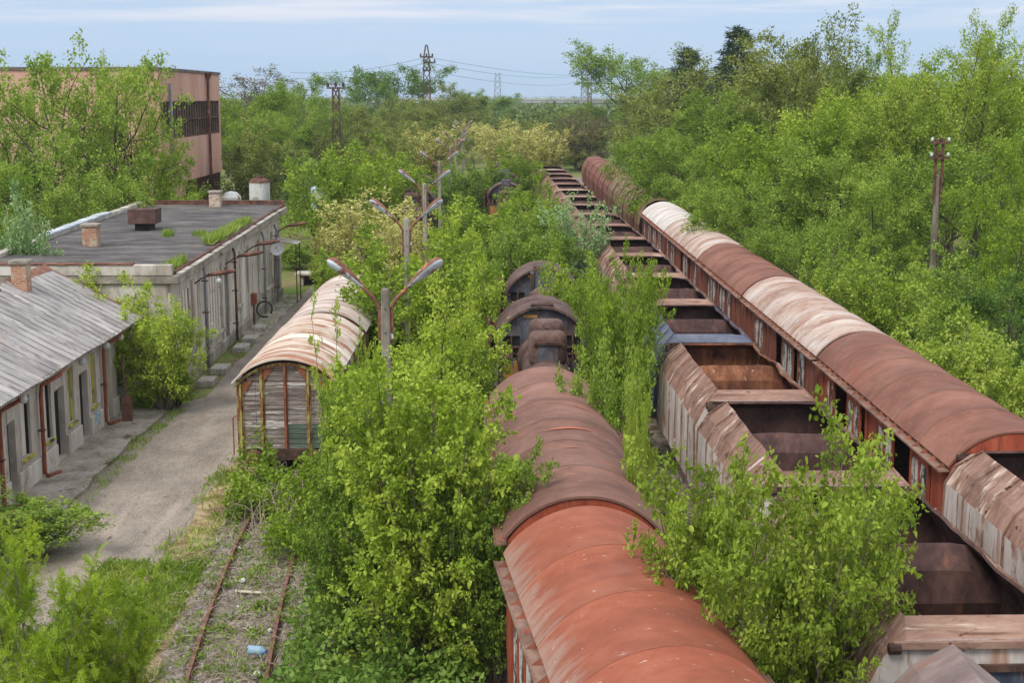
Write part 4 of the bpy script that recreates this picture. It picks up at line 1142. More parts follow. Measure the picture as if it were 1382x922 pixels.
def hopper(label, loc, rz, L, side_m, rim_m, in_m, seed, dent=1.0, group=None, top=3.9, endpanel=False):
    root = thing('hopper_wagon', label, 'wagon', loc, rz, group)
    running_gear(root, L - .2, 1.2)
    H = L / 2
    nx, ny = 10, max(10, int(L / .4))
    lower = [(1.5, H, 1.15), (1.65, H, 1.35), (1.65, H, 2.2), (1.65, H, 3.1)]
    upper = [(1.65, H, 3.1), (1.45, H - .03, 3.5), (1.06, H - .48, top)]
    inner = [(1.06, H - .48, top), (1.03, H - .51, top - .04), (1.42, H - .12, 3.45), (1.60, H - .06, 3.08), (1.60, H - .06, 1.9), (.5, H * .5, 1.3)]
    def disp(x, y, z, k):
        r = dent * (.035 if z < 3.2 else .03)
        x2 = x + r * nz(x * .6 + seed, y * .8, z * .8) + .012 * nz(y * 2.4, z * 2, seed)
        z2 = z
        if z > 3.6:
            wv = .09 * dent * nz(y * .55 + seed * 3.1, 2.0 if x > 0 else 7.0)
            wv += .05 * dent * nz(y * 1.6 + seed, 2.0 if x > 0 else 7.0)
            q = min(1, max(0, (abs(x) - .6) / .5)) * (1.0 if x > 0 else .14)
            x2 += wv * q; z2 += (wv * .8 - .02) * q
        return (x2, y + .02 * nz(x, z, seed), z2)
    def shell(levels):
        m = MB(); secs = []
        for k, (hx, hy, z) in enumerate(levels):
            secs.append([disp(x, y, z + (.22 if 3.4 < z < 3.6 and abs(x) < hx - .1 and abs(abs(y) - hy) < .01 else 0), k) for x, y in loop_pts(hx, hy, nx, ny)])
        m.loft(secs, closed=True)
        return m, secs
    m, s_ = shell(lower); m.build('lower_wall', side_m, root)
    m, s_ = shell(upper)
    o = m.build('sloped_rim', rim_m, root, fix=True)
    o.data.materials.append(side_m)
    nl = 2 * nx + 2 * ny
    for k in range(nl):      # the upright strip under each sloping end keeps the paint of the end wall
        if ny <= k < ny + nx or k >= 2 * ny + nx: o.data.polygons[k].material_index = 1
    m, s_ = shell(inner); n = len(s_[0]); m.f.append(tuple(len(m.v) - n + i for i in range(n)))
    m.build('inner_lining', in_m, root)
    # cover strips on the side seams
    m = MB()
    for s in (-1, 1):
        for k in range(int(L / 1.15) + 1):
            y = -H + .06 + k * (L - .12) / int(L / 1.15)
            a = disp(s * 1.65, y, 3.1, 0); b_ = disp(s * 1.46, y * (H - .14) / H, 3.5, 0); c_ = disp(s * 1.07, y * (H - .5) / H, top, 0); d_ = disp(s * 1.65, y, 1.4, 0)
            off = s * .018
            m.bar((d_[0] + off, d_[1], d_[2]), (a[0] + off, a[1], a[2]), .05, .03, up=(0, 1, 0)); m.bar((a[0] + off, a[1], a[2]), (b_[0] + off, b_[1], b_[2] + .012), .05, .03, up=(0, 1, 0)); m.bar((b_[0] + off, b_[1], b_[2] + .012), (c_[0] + off * .5, c_[1], c_[2] + .012), .05, .03, up=(0, 1, 0))
    m.build('seam', rim_m, root)
    # middle partition with a folded top
    m = MB(); secs = []
    for i in range(13):
        x = -1.56 + 3.12 * i / 12
        ed = max(0, abs(x) - 1.0)
        dz = -.05 * abs(nz(x * 1.5, seed * 2.2)) * dent - ed * .85
        secs.append([(x, .46, 1.5), (x, .0, 2.9), (x, .06, 3.45 + dz * .6), (x, .34, 3.82 + dz), (x, .38, 3.82 + dz), (x, .10, 3.42 + dz * .6), (x, .05, 2.9), (x, .52, 1.5)])
    m.loft(secs); m.build('partition', in_m, root)
    # cross flange and corner knuckles under each sloping end, end wall frame
    for e in (-1, 1):
        m = MB(); yb_ = e * (H - .22)
        m.bar((-1.35, e * (H + .015), 3.66), (1.35, e * (H + .015), 3.66), .07, .10); 
        fl = m.build('end_flange', iron_m if not endpanel else hop_rim, root)
        m = MB()
        for s in (-1, 1): m.lathe([(.03, -.09), (.08, -.08), (.08, .08), (.03, .09)], 10, c=(s * 1.34, e * (H + .03), 3.62), axis='X')
        m.build('knuckle', iron_m, fl)
        if endpanel:
            m = MB(); m.box(-.1, 1.5, e * (H + .012) - .006, e * (H + .012) + .02, 1.4, 3.28); m.build('end_panel', weather('dark_blue_panel', [(0, lin(46, 52, 66)), (.6, lin(72, 80, 98)), (1, lin(104, 96, 84))], 1.4, (2, 2, .3), layers=[(lin(132, 100, 66), 2.4, (3, 3, .2), .6, .7)], bump=.1), root)
            m = MB(); m.box(-.22, -.1, e * (H + .05) - .03, e * (H + .05) + .03, 1.3, 3.38); m.box(-.1, 1.5, e * (H + .05) - .03, e * (H + .05) + .03, 3.28, 3.38); m.build('end_frame', iron_m, root)
        else:
            m = MB()
            for x in (-1.1, -.38, .38, 1.1): m.box(x - .05, x + .05, e * (H + .05) - .05, e * (H + .05) + .05, 1.2, 2.98)
            m.build('end_post', side_m, root)
    return root


GD = 'open hopper wagons in the long rake'
def dx(Y):
    pts = [(10, 6.95), (20, 6.78), (28, 6.62), (42, 6.55), (70, 6.7), (100, 6.3), (130, 6.0), (175, 5.4)]
    for (a, xa), (b_, xb) in zip(pts, pts[1:]):
        if Y <= b_: return xa + (xb - xa) * (Y - a) / (b_ - a)
    return pts[-1][1]
def put_hopper(label, ya, yb_, sm, rm, im, seed, dent=1.0, **k):
    yc = (ya + yb_) / 2
    return hopper(label, (dx(yc), yc, 0), -math.atan2(dx(yb_) - dx(ya), yb_ - ya), yb_ - ya, sm, rm, im, seed, dent, GD, **k)
e0 = at(1300, 830, 3.9).y - .5
bars = [at(1100, q, 3.55).y for q in (664, 549, 471)]
print('hopper ends', e0, bars)
# nearest wagon of the rake: only the ridge of its grey saddle cover is in view
eg = at(1285, 871, 3.9).y
xr = at(1285, 871, 3.9).x
root = thing('hopper_wagon', 'dark grey hopper wagon whose slanted cover pokes up at the bottom edge', 'wagon', (xr, eg, 0), R(-1.5), GD)
m = MB(); m.prism([(-.95, 1.2), (-1.0, 3.0), (1.9, 2.3), (1.9, 1.2)], -9, -.002); m.build('lower_wall', grey_rim, root)
m = MB(); m.prism([(-1.04, 2.98), (-.98, 3.12), (-.52, 3.62), (0, 3.92), (.03, 3.9), (1.94, 2.32), (1.9, 2.26), (0, 3.84), (-.5, 3.56), (-.98, 3.02)], -9.1, 0)
m.build('cover', grey_rim, root, bevel=.01)
m = MB(); m.prism([(-.95, 3.0), (-.5, 3.54), (0, 3.82), (1.85, 2.28)], -.06, -.03); m.build('end_wall', iron_m, root)
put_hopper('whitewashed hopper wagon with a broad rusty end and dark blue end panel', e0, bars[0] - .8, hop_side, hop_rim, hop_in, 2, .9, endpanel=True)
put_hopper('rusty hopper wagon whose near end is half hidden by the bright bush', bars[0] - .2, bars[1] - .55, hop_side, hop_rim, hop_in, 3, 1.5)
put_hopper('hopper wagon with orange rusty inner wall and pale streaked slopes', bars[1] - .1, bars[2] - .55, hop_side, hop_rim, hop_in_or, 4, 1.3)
ya = bars[2] + .2
labs = ['blue grey hopper wagon behind the orange streaked one', 'hopper wagon second after the blue one, its bent rim half covered by bush', 'hopper wagon third after the blue one, between sapling tops', 'hopper wagon beside the doors of the third covered wagon roof',
        'hopper wagon with pale tan sloping side beside the streaked white roof', 'dark hopper wagon level with the chalky white roof', 'hopper wagon level with the faceted red wagon end', 'hopper wagon level with the olive hood wagon',
        'hopper wagon behind the feathery pale sapling', 'hopper wagon with the white scrap on its cross bar', 'tan sided hopper wagon far back before the yellow bushes', 'far hopper wagon, third from the end of the rake', 'far hopper wagon, second from the end of the rake', 'last hopper wagon at the far end of the rake']
first = None
for k, lab in enumerate(labs):
    L = 7.75
    if k == 0: sm, rm, im = blue_m, blue_m, hop_in
    else: sm, rm, im = (hop_side, hop_rim, hop_in) if k in (1, 4, 8, 10, 13) else (grey_rim, hop_rim, hop_in)
    put_hopper(lab, ya, ya + L - .55, sm, rm, im, 5 + k, 1.2)
    ya += L
# hopper standing on the far right line, in front of the covered wagons
p = at(1325, 608, 3.9)
yE = p.y + .5
hopper('peeling grey white hopper wagon standing in front of the red end wall', (10.92 + .12, yE - 4.4, 0), R(-.6), 8.6, hop_side, hop_rim, hop_in, 31, 1.1, None)

# ------------------------------------------------------------------ steam engines
loco_m = weather('loco_rust', [(0, lin(64, 50, 47)), (.5, lin(92, 72, 66)), (1, lin(116, 94, 86))], 1.3, layers=[(lin(92, 62, 52), 1.8, (1, 1, .6), .56, .68), (lin(54, 44, 43), 1.1, (1, 1, 1), .58, .7), (lin(70, 48, 42), 7, (1, 1, .7), .62, .65)], bump=.2, rough=.8)
cabfront_m = weather('cab_front', [(0, lin(44, 44, 48)), (.5, lin(74, 75, 82)), (1, lin(110, 112, 120))], 1.6, (1, 1, .7), layers=[(lin(92, 62, 50), 1.7, (1.5, 1.5, .4), .5, .62)], bump=.25, rough=.75)
ochre_m = weather('ochre_board', [(0, lin(150, 104, 50)), (1, lin(184, 138, 74))], 3, bump=.1)
def loco(label, x, y, rz=0, var=0, group='steam engines on the middle line'):
    r = thing('steam_locomotive', label, 'locomotive', (x, y, 0), rz, group)
    running_gear(r, 9.2, 1.2)
    m = MB(); m.lathe([(.2, -4.0), (.6, -3.98), (.7, -3.9), (.7, -2.4), (.74, -2.38), (.74, 2.2), (.84, 2.22), (.84, 3.4)], 28, c=(0, 0, 2.5), axis='Y'); bo = m.build('boiler', loco_m, r, smooth=True); bo.modifiers.new('split', 'EDGE_SPLIT').split_angle = R(40)
    m = MB()
    for yk in (-2.3, -1.0, .9, 1.9): m.lathe([(.73, -.04), (.765, -.035), (.765, .035), (.73, .04)], 28, c=(0, yk, 2.5), axis='Y')
    m.build('boiler_band', loco_m, bo)
    m = MB(); m.box(-1.42, -.7, -4.4, 3.5, 1.62, 1.68); m.box(.7, 1.42, -4.4, 3.5, 1.62, 1.68); m.build('running_board', iron_m, r)
    for s in (-1, 1):
        m = MB(); m.tube([(s * 1.05, -4.2, 2.95), (s * 1.05, 3.3, 2.95)], .03, 6); m.build('handrail', iron_m, r)
        m = MB(); m.box(s * 1.2 - .16, s * 1.2 + .16, 2.2, 2.7, 2.5, 2.75); m.tube([(s * 1.1, 2.4, 2.75), (s * 1.0, 2.5, 3.1)], .06, 6); m.build('valve_gear', iron_m, r)
    if var:
      m = MB(); m.lathe([(.34, 3.2), (.27, 3.5), (.27, 4.05), (.34, 4.1), (.34, 4.2), (.22, 4.2)], 20, c=(0, -3.2, -.2)); m.build('chimney', loco_m, r, smooth=True)
    if var == 0:
        for yk, zt, hw_ in ((-.55, 4.08, .58), (.35, 4.3, .55)):
            m = MB(); m.box(-hw_, hw_, yk - .42, yk + .42, 3.0, zt); d = m.build('dome', loco_m, r, bevel=.24, seg=5)
        m = MB(); m.prism([(-.44, 3.72), (.44, 3.72), (.36, 3.80), (-.36, 3.80)], -1.06, -.6); m.build('lip', iron_m, d)
        m = MB(); m.box(-.3, .3, -1.0, -.72, 2.9, 3.7); m.build('dome_skirt', cabfront_m, d)
        m = MB(); m.box(-.28, .28, .34, .42, 4.0, 4.03); m.lathe([(.02, -.05), (.07, -.04), (.07, .04), (.02, .05)], 10, c=(0, -.12, 4.02), axis='Y'); m.build('catch', dark_m, d)
    else:
        m = MB(); m.box(-.36, .36, .9, 1.5, 3.2, 4.65); d = m.build('dome', cabfront_m, r, bevel=.08, seg=2)
        m = MB(); m.box(-.55, -.38, 1.0, 1.6, 3.2, 4.35); m.build('side_box', cabfront_m, d, bevel=.03)
        m = MB(); m.lathe([(.2, 3.5), (.62, 3.55), (.6, 3.75), (.35, 3.92), (.1, 3.95)], 20, c=(0, -.3, 0)); m.build('dome', loco_m, r, smooth=True)
        m = MB(); m.lathe([(.5, 3.3), (.72, 3.42), (.7, 3.5), (.3, 3.6)], 20, c=(0, -1.4, 0)); m.build('dome', loco_m, r, smooth=True)
    # cab
    pr = arc(1.42, 3.25, .92, 20)
    m = MB(); m.prism([(-.66, 1.7), (.66, 1.7), (.66, 3.98), (-.66, 3.98)], 3.5, 3.56)
    for s in (-1, 1):
        m.box(min(s * .66, s * 1.42), max(s * .66, s * 1.42), 3.5, 3.56, 1.7, 2.5); m.box(min(s * .66, s * .74), max(s * .66, s * .74), 3.5, 3.56, 2.5, 3.25); m.box(min(s * 1.3, s * 1.42), max(s * 1.3, s * 1.42), 3.5, 3.56, 2.5, 3.25)
        up = [(x_, z_) for x_, z_ in pr if .66 <= s * x_ <= 1.36]
        if s < 0: up = up[::-1]
        poly = [(s * .66, 3.25), (s * 1.42, 3.25)] + [(x_, z_) for x_, z_ in (up[::-1] if s > 0 else up[::-1])] + [(s * .66, 3.98)]
        m.prism(poly, 3.5, 3.56)
    m.prism([(-.66, 3.98), (.66, 3.98)] + [(x_, z_) for x_, z_ in reversed(pr) if abs(x_) <= .66], 3.5, 3.56)
    cf = m.build('cab_front', cabfront_m, r)
    for s in (-1, 1):
        m = MB(); m.box(s * 1.02 - .28, s * 1.02 + .28, 3.57, 3.59, 2.5, 3.25); m.build('window', dark_m, cf)
        m = MB(); m.box(s * 1.02 - .02, s * 1.02 + .02, 3.46, 3.5, 2.5, 3.25); m.box(s * 1.02 - .28, s * 1.02 + .28, 3.46, 3.5, 2.62, 2.66); m.box(s * 1.02 - .28, s * 1.02 + .28, 3.46, 3.499, 2.86, 2.9); m.build('window_frame', rust_m, cf)
        m = MB(); m.box(s * 1.42 - .03, s * 1.42 + .03, 3.57, 5.8, 1.5, 2.6); m.box(s * 1.42 - .03, s * 1.42 + .03, 3.57, 3.8, 2.6, 3.24); m.box(s * 1.42 - .03, s * 1.42 + .03, 5.5, 5.8, 2.6, 3.24); m.build('cab_side', loco_m, r)
    m = MB(); o_ = arc(1.54, 3.2, 1.05, 24); i_ = [(x_ * .97, z_ - .07) for x_, z_ in reversed(o_)]
    m.loft([[(x_, y_, z_) for x_, z_ in o_ + i_] for y_ in (3.32, 3.5, 6.2)], closed=True)
    n = len(o_) * 2
    for base in (0, 2 * n):
        for k in range(len(o_) - 1): m.f.append((base + k, base + k + 1, base + n - 2 - k, base + n - 1 - k))
    m.build('cab_roof', loco_m, r)
    m = MB(); m.tube([(-.38, 3.6, 4.3), (.38, 3.6, 4.3)], .09, 8); m.build('roof_hatch', loco_m, r)
    m = MB(); m.box(-1.3, -.72, 3.44, 3.49, 1.75, 2.4); m.build('board', ochre_m, cf)
    m = MB(); m.box(-.62, -.16, 3.46, 3.495, 3.86, 3.96); m.build('plate', ochre_m, cf)
    m = MB(); m.prism([(-1.75, 2.3), (-1.55, 2.2), (-1.5, 3.5), (-1.72, 3.72)], 4.3, 4.38); m.box(-1.8, -1.72, 3.6, 4.4, 2.4, 3.75); m.build('wind_shield', rust_m, r)
    m = MB(); m.box(-1.35, 1.35, 6.5, 9.2, 1.3, 2.7); m.build('tender', loco_m, r, bevel=.04)
    return r
yc1 = at(718, 414, 4.25).y
loco('steam engine with two rounded domes before its arched rusty cab', 1.58, yc1 - 3.35, R(.5), 0)
yc2 = at(712, 362, 4.25).y
loco('second steam engine with a tall square black box, half swallowed by bushes', 1.9, yc2 - 3.4, R(-.5), 1)
for px, py, lab in ((683, 247, 'rusty steam engine cab among shrubs, nearest of the distant three'), (681, 233, 'pale roofed steam engine cab, middle of the distant three'), (678, 222, 'rusty brown steam engine cab, last of the distant three')):
    q = at(px, py, 4.25); loco(lab, q.x, q.y - 3.2, 0, 1)
for px, py, lab in ((559, 252, 'dark wrecked engine behind the second lamp row, the nearer one'), (564, 236, 'dark wrecked engine on the left line, the farther one')):
    q = at(px, py, 4.25); loco(lab, q.x, q.y - 3.2, 0, 0, 'wrecked engines on the left line')

# ------------------------------------------------------------------ wooden wagons on the left line
tin_b = weather('roof_sheet_rust', [(0, lin(182, 156, 136)), (.5, lin(206, 192, 176)), (1, lin(220, 212, 202))], .8, (.5, 1.2, 1), bands=(1, .46, .26), lines=(1, 1.38, .36, lin(146, 100, 74), .95),
                layers=[(lin(158, 108, 78), .7, (.3, 2.0, 1), .55, .66), (lin(112, 74, 58), .9, (.25, 2.6, 1), .62, .68), (lin(216, 200, 182), 1.2, (.4, 2, 1), .6, .7)], bump=.15, rough=.7)
tin_w = weather('roof_sheet_pale', [(0, lin(168, 142, 126)), (.5, lin(198, 184, 174)), (1, lin(214, 206, 198))], .7, (.4, 3, 1), bands=(1, .3, .34),
                layers=[(lin(150, 108, 88), 1.0, (.25, 2.4, 1), .56, .7)], bump=.15, rough=.7, lines=(1, .3, .3, lin(128, 96, 80), .8))
wood_m = weather('peeled_plank', [(0, lin(96, 86, 81)), (.5, lin(136, 124, 117)), (1, lin(172, 162, 154))], 2.0, (.6, 1, 6), bands=(2, .145, .5),
                 layers=[(lin(204, 198, 192), 1.5, (.5, 1, 4), .55, .63), (lin(72, 56, 52), 2.5, (.5, 1, 5), .58, .66)], bump=.8, bscale=18, rough=.95, spec=.1)
green_m = weather('green_plank', [(0, lin(70, 84, 72)), (.6, lin(96, 112, 98)), (1, lin(130, 132, 120))], 2, (.6, 1, 5), layers=[(lin(110, 94, 88), 1.6, (.6, 1, 4), .52, .62)], bump=.6, bands=(2, .145, .3))
strap_m = weather('yellow_rust_iron', [(0, lin(108, 70, 48)), (.42, lin(132, 90, 56)), (.55, lin(158, 146, 84)), (1, lin(172, 160, 102))], 3.4, (1.5, 1, .6), bump=.4, rough=.8)
rust_strap = weather('rust_strap', [(0, lin(112, 66, 46)), (1, lin(154, 94, 64))], 3, bump=.3)
def wooden_wagon(label, x, y, L, rm, group, ribbed=False):
    r = thing('wooden_wagon', label, 'wagon', (x, y, 0), 0, group)
    running_gear(r, L, 1.25)
    hw, crest = 1.34, 4.05
    prr = arc(1.5, 3.1, .70, 26)
    ys = np.arange(-L / 2 - .12, L / 2 + .121, .075)
    secs = []
    for y_ in ys:
        ph = (y_ % .46) / .46
        rise = (.014 if ph < .09 else 0) if not ribbed else .02 * (1 if (y_ % .3) < .08 else 0)
        o_ = [(x_, y_ , z_ + rise + .02 * nz(x_ * .9, y_ * .8, L)) for x_, z_ in prr]
        secs.append(o_ + [(x_ * .985, y_, z_ - .05) for x_, z_ in reversed(prr)])
    m = MB(); m.loft(secs, closed=True); n = len(secs[0]); b0 = len(m.v) - n
    for base in (0, b0):
        for k in range(n // 2 - 1): m.f.append((base + k, base + k + 1, base + n - 2 - k, base + n - 1 - k))
    m.build('roof', rm, r)
    for e in (-1, 1):
        pr = arc(hw, 3.0, .68, 16)
        m = MB(); m.prism([(-hw, 1.1), (hw, 1.1)] + [(x_, z_) for x_, z_ in reversed(pr)], e * (L / 2 - .16) - .02, e * (L / 2 - .16) + .02)
        ew = m.build('end_wall', dark_m, r)
        # boards, each its own depth, gaps between
        rr = random.Random(17 + e)
        m = MB(); mg = MB()
        rad = (hw * hw + .68 ** 2) / (2 * .68)
        z = 1.12; k = 0
        while z < 3.58:
            zt = min(z + .138, 3.62)
            wmax = hw - .02
            if zt > 3.0:
                q = rad * rad - (zt - 3.0 + rad - .68) ** 2
                wmax = math.sqrt(max(q, .01)) - .02
            for a, c in ((-hw + .02, -.85), (-.85, 0.02), (.02, .8), (.8, hw - .02)):
                a2, c2 = max(a, -wmax), min(c, wmax)
                if c2 - a2 < .05: continue
                off = rr.uniform(0, .02); yb_ = e * (L / 2 - .138)
                tgt = mg if (a > -.1 and z < 1.75 and e < 0) else m
                tgt.box(a2 + .004, c2 - .004, min(yb_, yb_ + e * (.02 + off)), max(yb_, yb_ + e * (.02 + off)), z + .004, zt - rr.uniform(.004, .012))
            z = zt + .004; k += 1
        m.build('boarding', wood_m, ew)
        if mg.v: mg.build('boarding', green_m, ew)
        for x_, mt, w_ in ((-hw + .07, strap_m, .15), (-.66, strap_m, .14), (.0, rust_strap, .1), (.66, strap_m, .14), (hw - .07, strap_m, .15)):
            zt = 3.0 + math.sqrt(max(rad * rad - x_ * x_, 0)) - (rad - .68) - .05
            m = MB(); yb_ = e * (L / 2 - .105)
            m.box(x_ - w_ / 2, x_ + w_ / 2, min(yb_, yb_ + e * .02), max(yb_, yb_ + e * .02), 1.0, zt); m.box(x_ - .02, x_ + .02, min(yb_ + e * .021, yb_ + e * .09), max(yb_ + e * .021, yb_ + e * .09), 1.0, zt)
            if abs(x_) > .1:
                for q in range(14):
                    for sx in (-1, 1): 
                        zq = 1.12 + q * .145
                        m.box(x_ + sx * w_ * .3 - .015, x_ + sx * w_ * .3 + .015, min(yb_ + e * .021, yb_ + e * .035), max(yb_ + e * .021, yb_ + e * .035), zq, zq + .03)
            m.build('strap', mt, ew)
        m = MB()
        for sx in (-1, 1):
            for xa in (.66, hw - .07):
                zt = 3.0 + math.sqrt(max(rad * rad - xa * xa, 0)) - (rad - .68)
                m.prism([(sx * (xa - .06), zt - .05), (sx * (xa - .36), zt + .08 if xa > 1 else zt - .02), (sx * (xa - .06), zt - .45)], e * (L / 2 - .075) - .012, e * (L / 2 - .075) + .012)
        m.build('gusset', rust_strap, ew)
        m = MB(); pr2 = arc(1.46, 3.02, .69, 22)
        m.loft([[(x_, e * (L / 2 - .02) + q, z_ - .06 - dz) for x_, z_ in pr2] for q, dz in ((0, 0), (0, .09), (.05, .09), (.05, 0))] + [[(x_, e * (L / 2 - .02), z_ - .06) for x_, z_ in pr2]]); m.build('roof_bow', strap_m, ew)
        m = MB(); m.box(-1.35, 1.35, e * (L / 2 - .1) - .05, e * (L / 2 - .1) + .05, .84, 1.09); m.build('headstock', iron_m, r)
        m = MB(); m.tube([(-1.5, e * (L / 2 - .02), .95), (-1.5, e * (L / 2 - .02), 2.05), (-1.36, e * (L / 2 - .1), 2.1)], .022, 6); m.build('grab_rail', rust_strap, r)
    for s in (-1, 1):
        m = MB(); m.box(min(s * hw, s * (hw - .05)), max(s * hw, s * (hw - .05)), -L / 2 + .2, L / 2 - .2, 1.1, 3.1); sw = m.build('side_wall', wood_m, r)
        m = MB(); 
        for k in range(9):
            y_ = -L / 2 + .25 + k * (L - .5) / 8
            m.box(min(s * (hw + .003), s * (hw + .07)), max(s * (hw + .003), s * (hw + .07)), y_ - .05, y_ + .05, 1.0, 3.1)
        m.build('stanchion', strap_m, sw)
        m = MB(); m.box(min(s * (hw + .08), s * (hw + .13)), max(s * (hw + .08), s * (hw + .13)), -.9, .9, 1.1, 2.95); m.build('door', wood_m, r, bevel=.01)
    return r
yA = at(395, 487, 4.05).y; yB = at(455, 430, 4.05).y
pB = at(388, 447, 3.15).y; pC = at(440, 390, 3.15).y
print('wooden', yA, yB, pB, pC)
GB = 'wooden covered wagons on the left line'
yA0 = at(318, 516, 3.15).y
wooden_wagon('wooden wagon with peeling plank end, yellow iron straps and rust striped tin roof', -6.0, (yA0 + pB) / 2 + .05, pB - yA0 - .5, tin_b, GB)
wooden_wagon('wooden wagon with pale ribbed tin roof, behind the rust striped one', -5.95, (pB + pC) / 2 + .2, pC - pB - .5, tin_w, GB, True)

# ------------------------------------------------------------------ yard lamps
post_m = weather('lamp_concrete', [(0, lin(104, 98, 88)), (.5, lin(138, 132, 120)), (1, lin(164, 158, 146))], 2, (1, 1, .3), layers=[(lin(92, 84, 72), 2, (2, 2, .2), .58, .7)], bump=.35, rough=.95)
lamp_rust = weather('lamp_rust', [(0, lin(92, 58, 48)), (.5, lin(126, 84, 70)), (1, lin(150, 106, 88))], 2.4, layers=[(lin(190, 128, 76), 2.2, (1, 1, 1), .6, .66), (lin(216, 218, 220), 1.6, (1, 1, 1), .62, .65)], bump=.2, rough=.7)
lamp_white = weather('lamp_enamel', [(0, lin(168, 184, 200)), (.7, lin(206, 216, 226)), (1, lin(224, 230, 236))], 2, layers=[(lin(140, 98, 76), 2.6, (1, 1, 1), .54, .6)], rough=.4, bump=.05)
def yard_lamp(label, px, py, H=6.85, rzl=0.0, s=1.0):
    p = at(px, py, H)
    r = thing('street_lamp', label, 'lamp', (p.x, p.y, 0), rzl, 'twin armed lamps between the tracks')
    m = MB()
    m.loft([[(sx * w_ / 2, sy * d_ / 2, z) for sx, sy in ((-1, -.7), (-.7, -1), (.7, -1), (1, -.7), (1, .7), (.7, 1), (-.7, 1), (-1, .7))] for w_, d_, z in ((.28, .32, -.2), (.235, .27, 3), (.19, .215, H - .12), (.165, .19, H - .04), (.1, .12, H))], closed=True)
    m.f.append(tuple(range(len(m.v) - 8, len(m.v)))); po = m.build('post', post_m, r)
    m = MB()
    for k in range(9): m.lathe([(.001, 0), (.018, 0), (.018, .006), (.001, .006)], 8, c=(0, -.14 + .0032 * k * .9 - .003 * (9 - k) * 0, H - .45 - k * .55), axis='Y')
    m.build('bolt_hole', dark_m, po)
    for sx in (-1, 1):
        m = MB(); m.bar((sx * .135, 0, H - 1.25), (sx * .135, 0, H - .42), .07, .05, up=(0, 1, 0)); m.tube([(sx * .135, 0, H - .45), (sx * .26, 0, H - .22), (sx * .54, 0, H + .06)], .042, 8)
        ar = m.build('arm', lamp_rust, r, smooth=False)
        m = MB(); secs = []; ms = MB(); sec2 = []
        for t_, w_, hh in ((0, .05, .05), (.12, .075, .07), (.35, .15, .11), (.6, .215, .15), (.82, .215, .15), (.94, .15, .12), (1.0, .03, .04)):
            secs.append([(t_ * 1.0, w_ * math.cos(a), hh * math.sin(a)) for a in np.linspace(0, PI, 9)])
            sec2.append([(t_ * 1.0, w_ * .97 * math.cos(a), -.55 * hh * math.sin(a)) for a in np.linspace(0, PI, 9)])
        for mm, sec, nm, mt in ((m, secs, 'lamp_head', lamp_rust), (ms, sec2, 'lamp_bowl', lamp_white)):
            mm.loft(sec)
            o = mm.build(nm, mt, ar, smooth=True)
            o.location = (sx * .50, 0, H + .03)
            o.rotation_euler = (R(-24), R(-38), 0) if sx > 0 else (R(24), R(-38), PI)
    r.scale = (s, s, 1)
    return r
LAMPS = [(520, 389, 'nearest twin armed lamp on a pocked concrete post, its two white heads largest'), (548.5, 294, 'second twin armed lamp, its rusty heads over the middle bushes'), (573, 247, 'third twin armed lamp, in front of the dark wrecked engine'),
         (593, 217, 'fourth twin armed lamp, on a dark post above pale shrubs'), (608, 197, 'fifth twin armed lamp, thin and pale headed'), (615, 186, 'sixth twin armed lamp, close right of the fifth'),
         (624, 175, 'seventh twin armed lamp in the narrowing row'), (626, 168, 'eighth twin armed lamp in the narrowing row'), (628, 163, 'ninth twin armed lamp in the narrowing row'), (631, 158, 'farthest twin armed lamp, topmost of the row')]
for i, (px, py, lab) in enumerate(LAMPS):
    yard_lamp(lab, px, py, 6.85, R(4 * math.sin(i * 2.1)))

# ------------------------------------------------------------------ concrete power pole on the right
p = atY(1262, 300, 62)
pole_m = weather('pole_concrete', [(0, lin(96, 88, 76)), (.5, lin(128, 119, 105)), (1, lin(152, 144, 130))], 2, (1, 1, .3), bump=.35)
r = thing('utility_pole', 'old concrete power pole with rusty crossarms standing among the trees', 'power pole', (p.x, 62, 0))
zt = atY(1262, 236, 62).z; zz = atY(1264, 186, 62).z
m = MB(); m.loft([[(sx * w_ / 2, sy * w_ / 2, z) for sx, sy in ((-1, -1), (1, -1), (1, 1), (-1, 1))] for w_, z in ((.3, -.2), (.2, zt))], closed=True); m.f.append((4, 5, 6, 7)); m.build('post', pole_m, r, bevel=.03)
m = MB(); m.box(-.2, -.1, -.16, -.06, zt - 1.2, zz); m.box(.1, .2, -.16, -.06, zt - 1.2, zz); 
for k in range(4): m.bar((-.15, -.11, zt + k * .4), (.15, -.11, zt + .35 + k * .4), .04, .03)
m.build('steel_extension', rust_m, r)
for z in (zz - .2, zz - .85):
    m = MB(); m.box(-.4, .4, -.24, -.16, z - .05, z + .05); ca = m.build('crossarm', rust_m, r)
    for x in (-.36, 0, .36):
        m = MB(); m.lathe([(.03, z + .05), (.06, z + .08), (.075, z + .15), (.05, z + .2), (.03, z + .24)], 10, c=(x, -.2, 0)); m.build('insulator', lampglass_m if x else iron_m, ca, smooth=True)

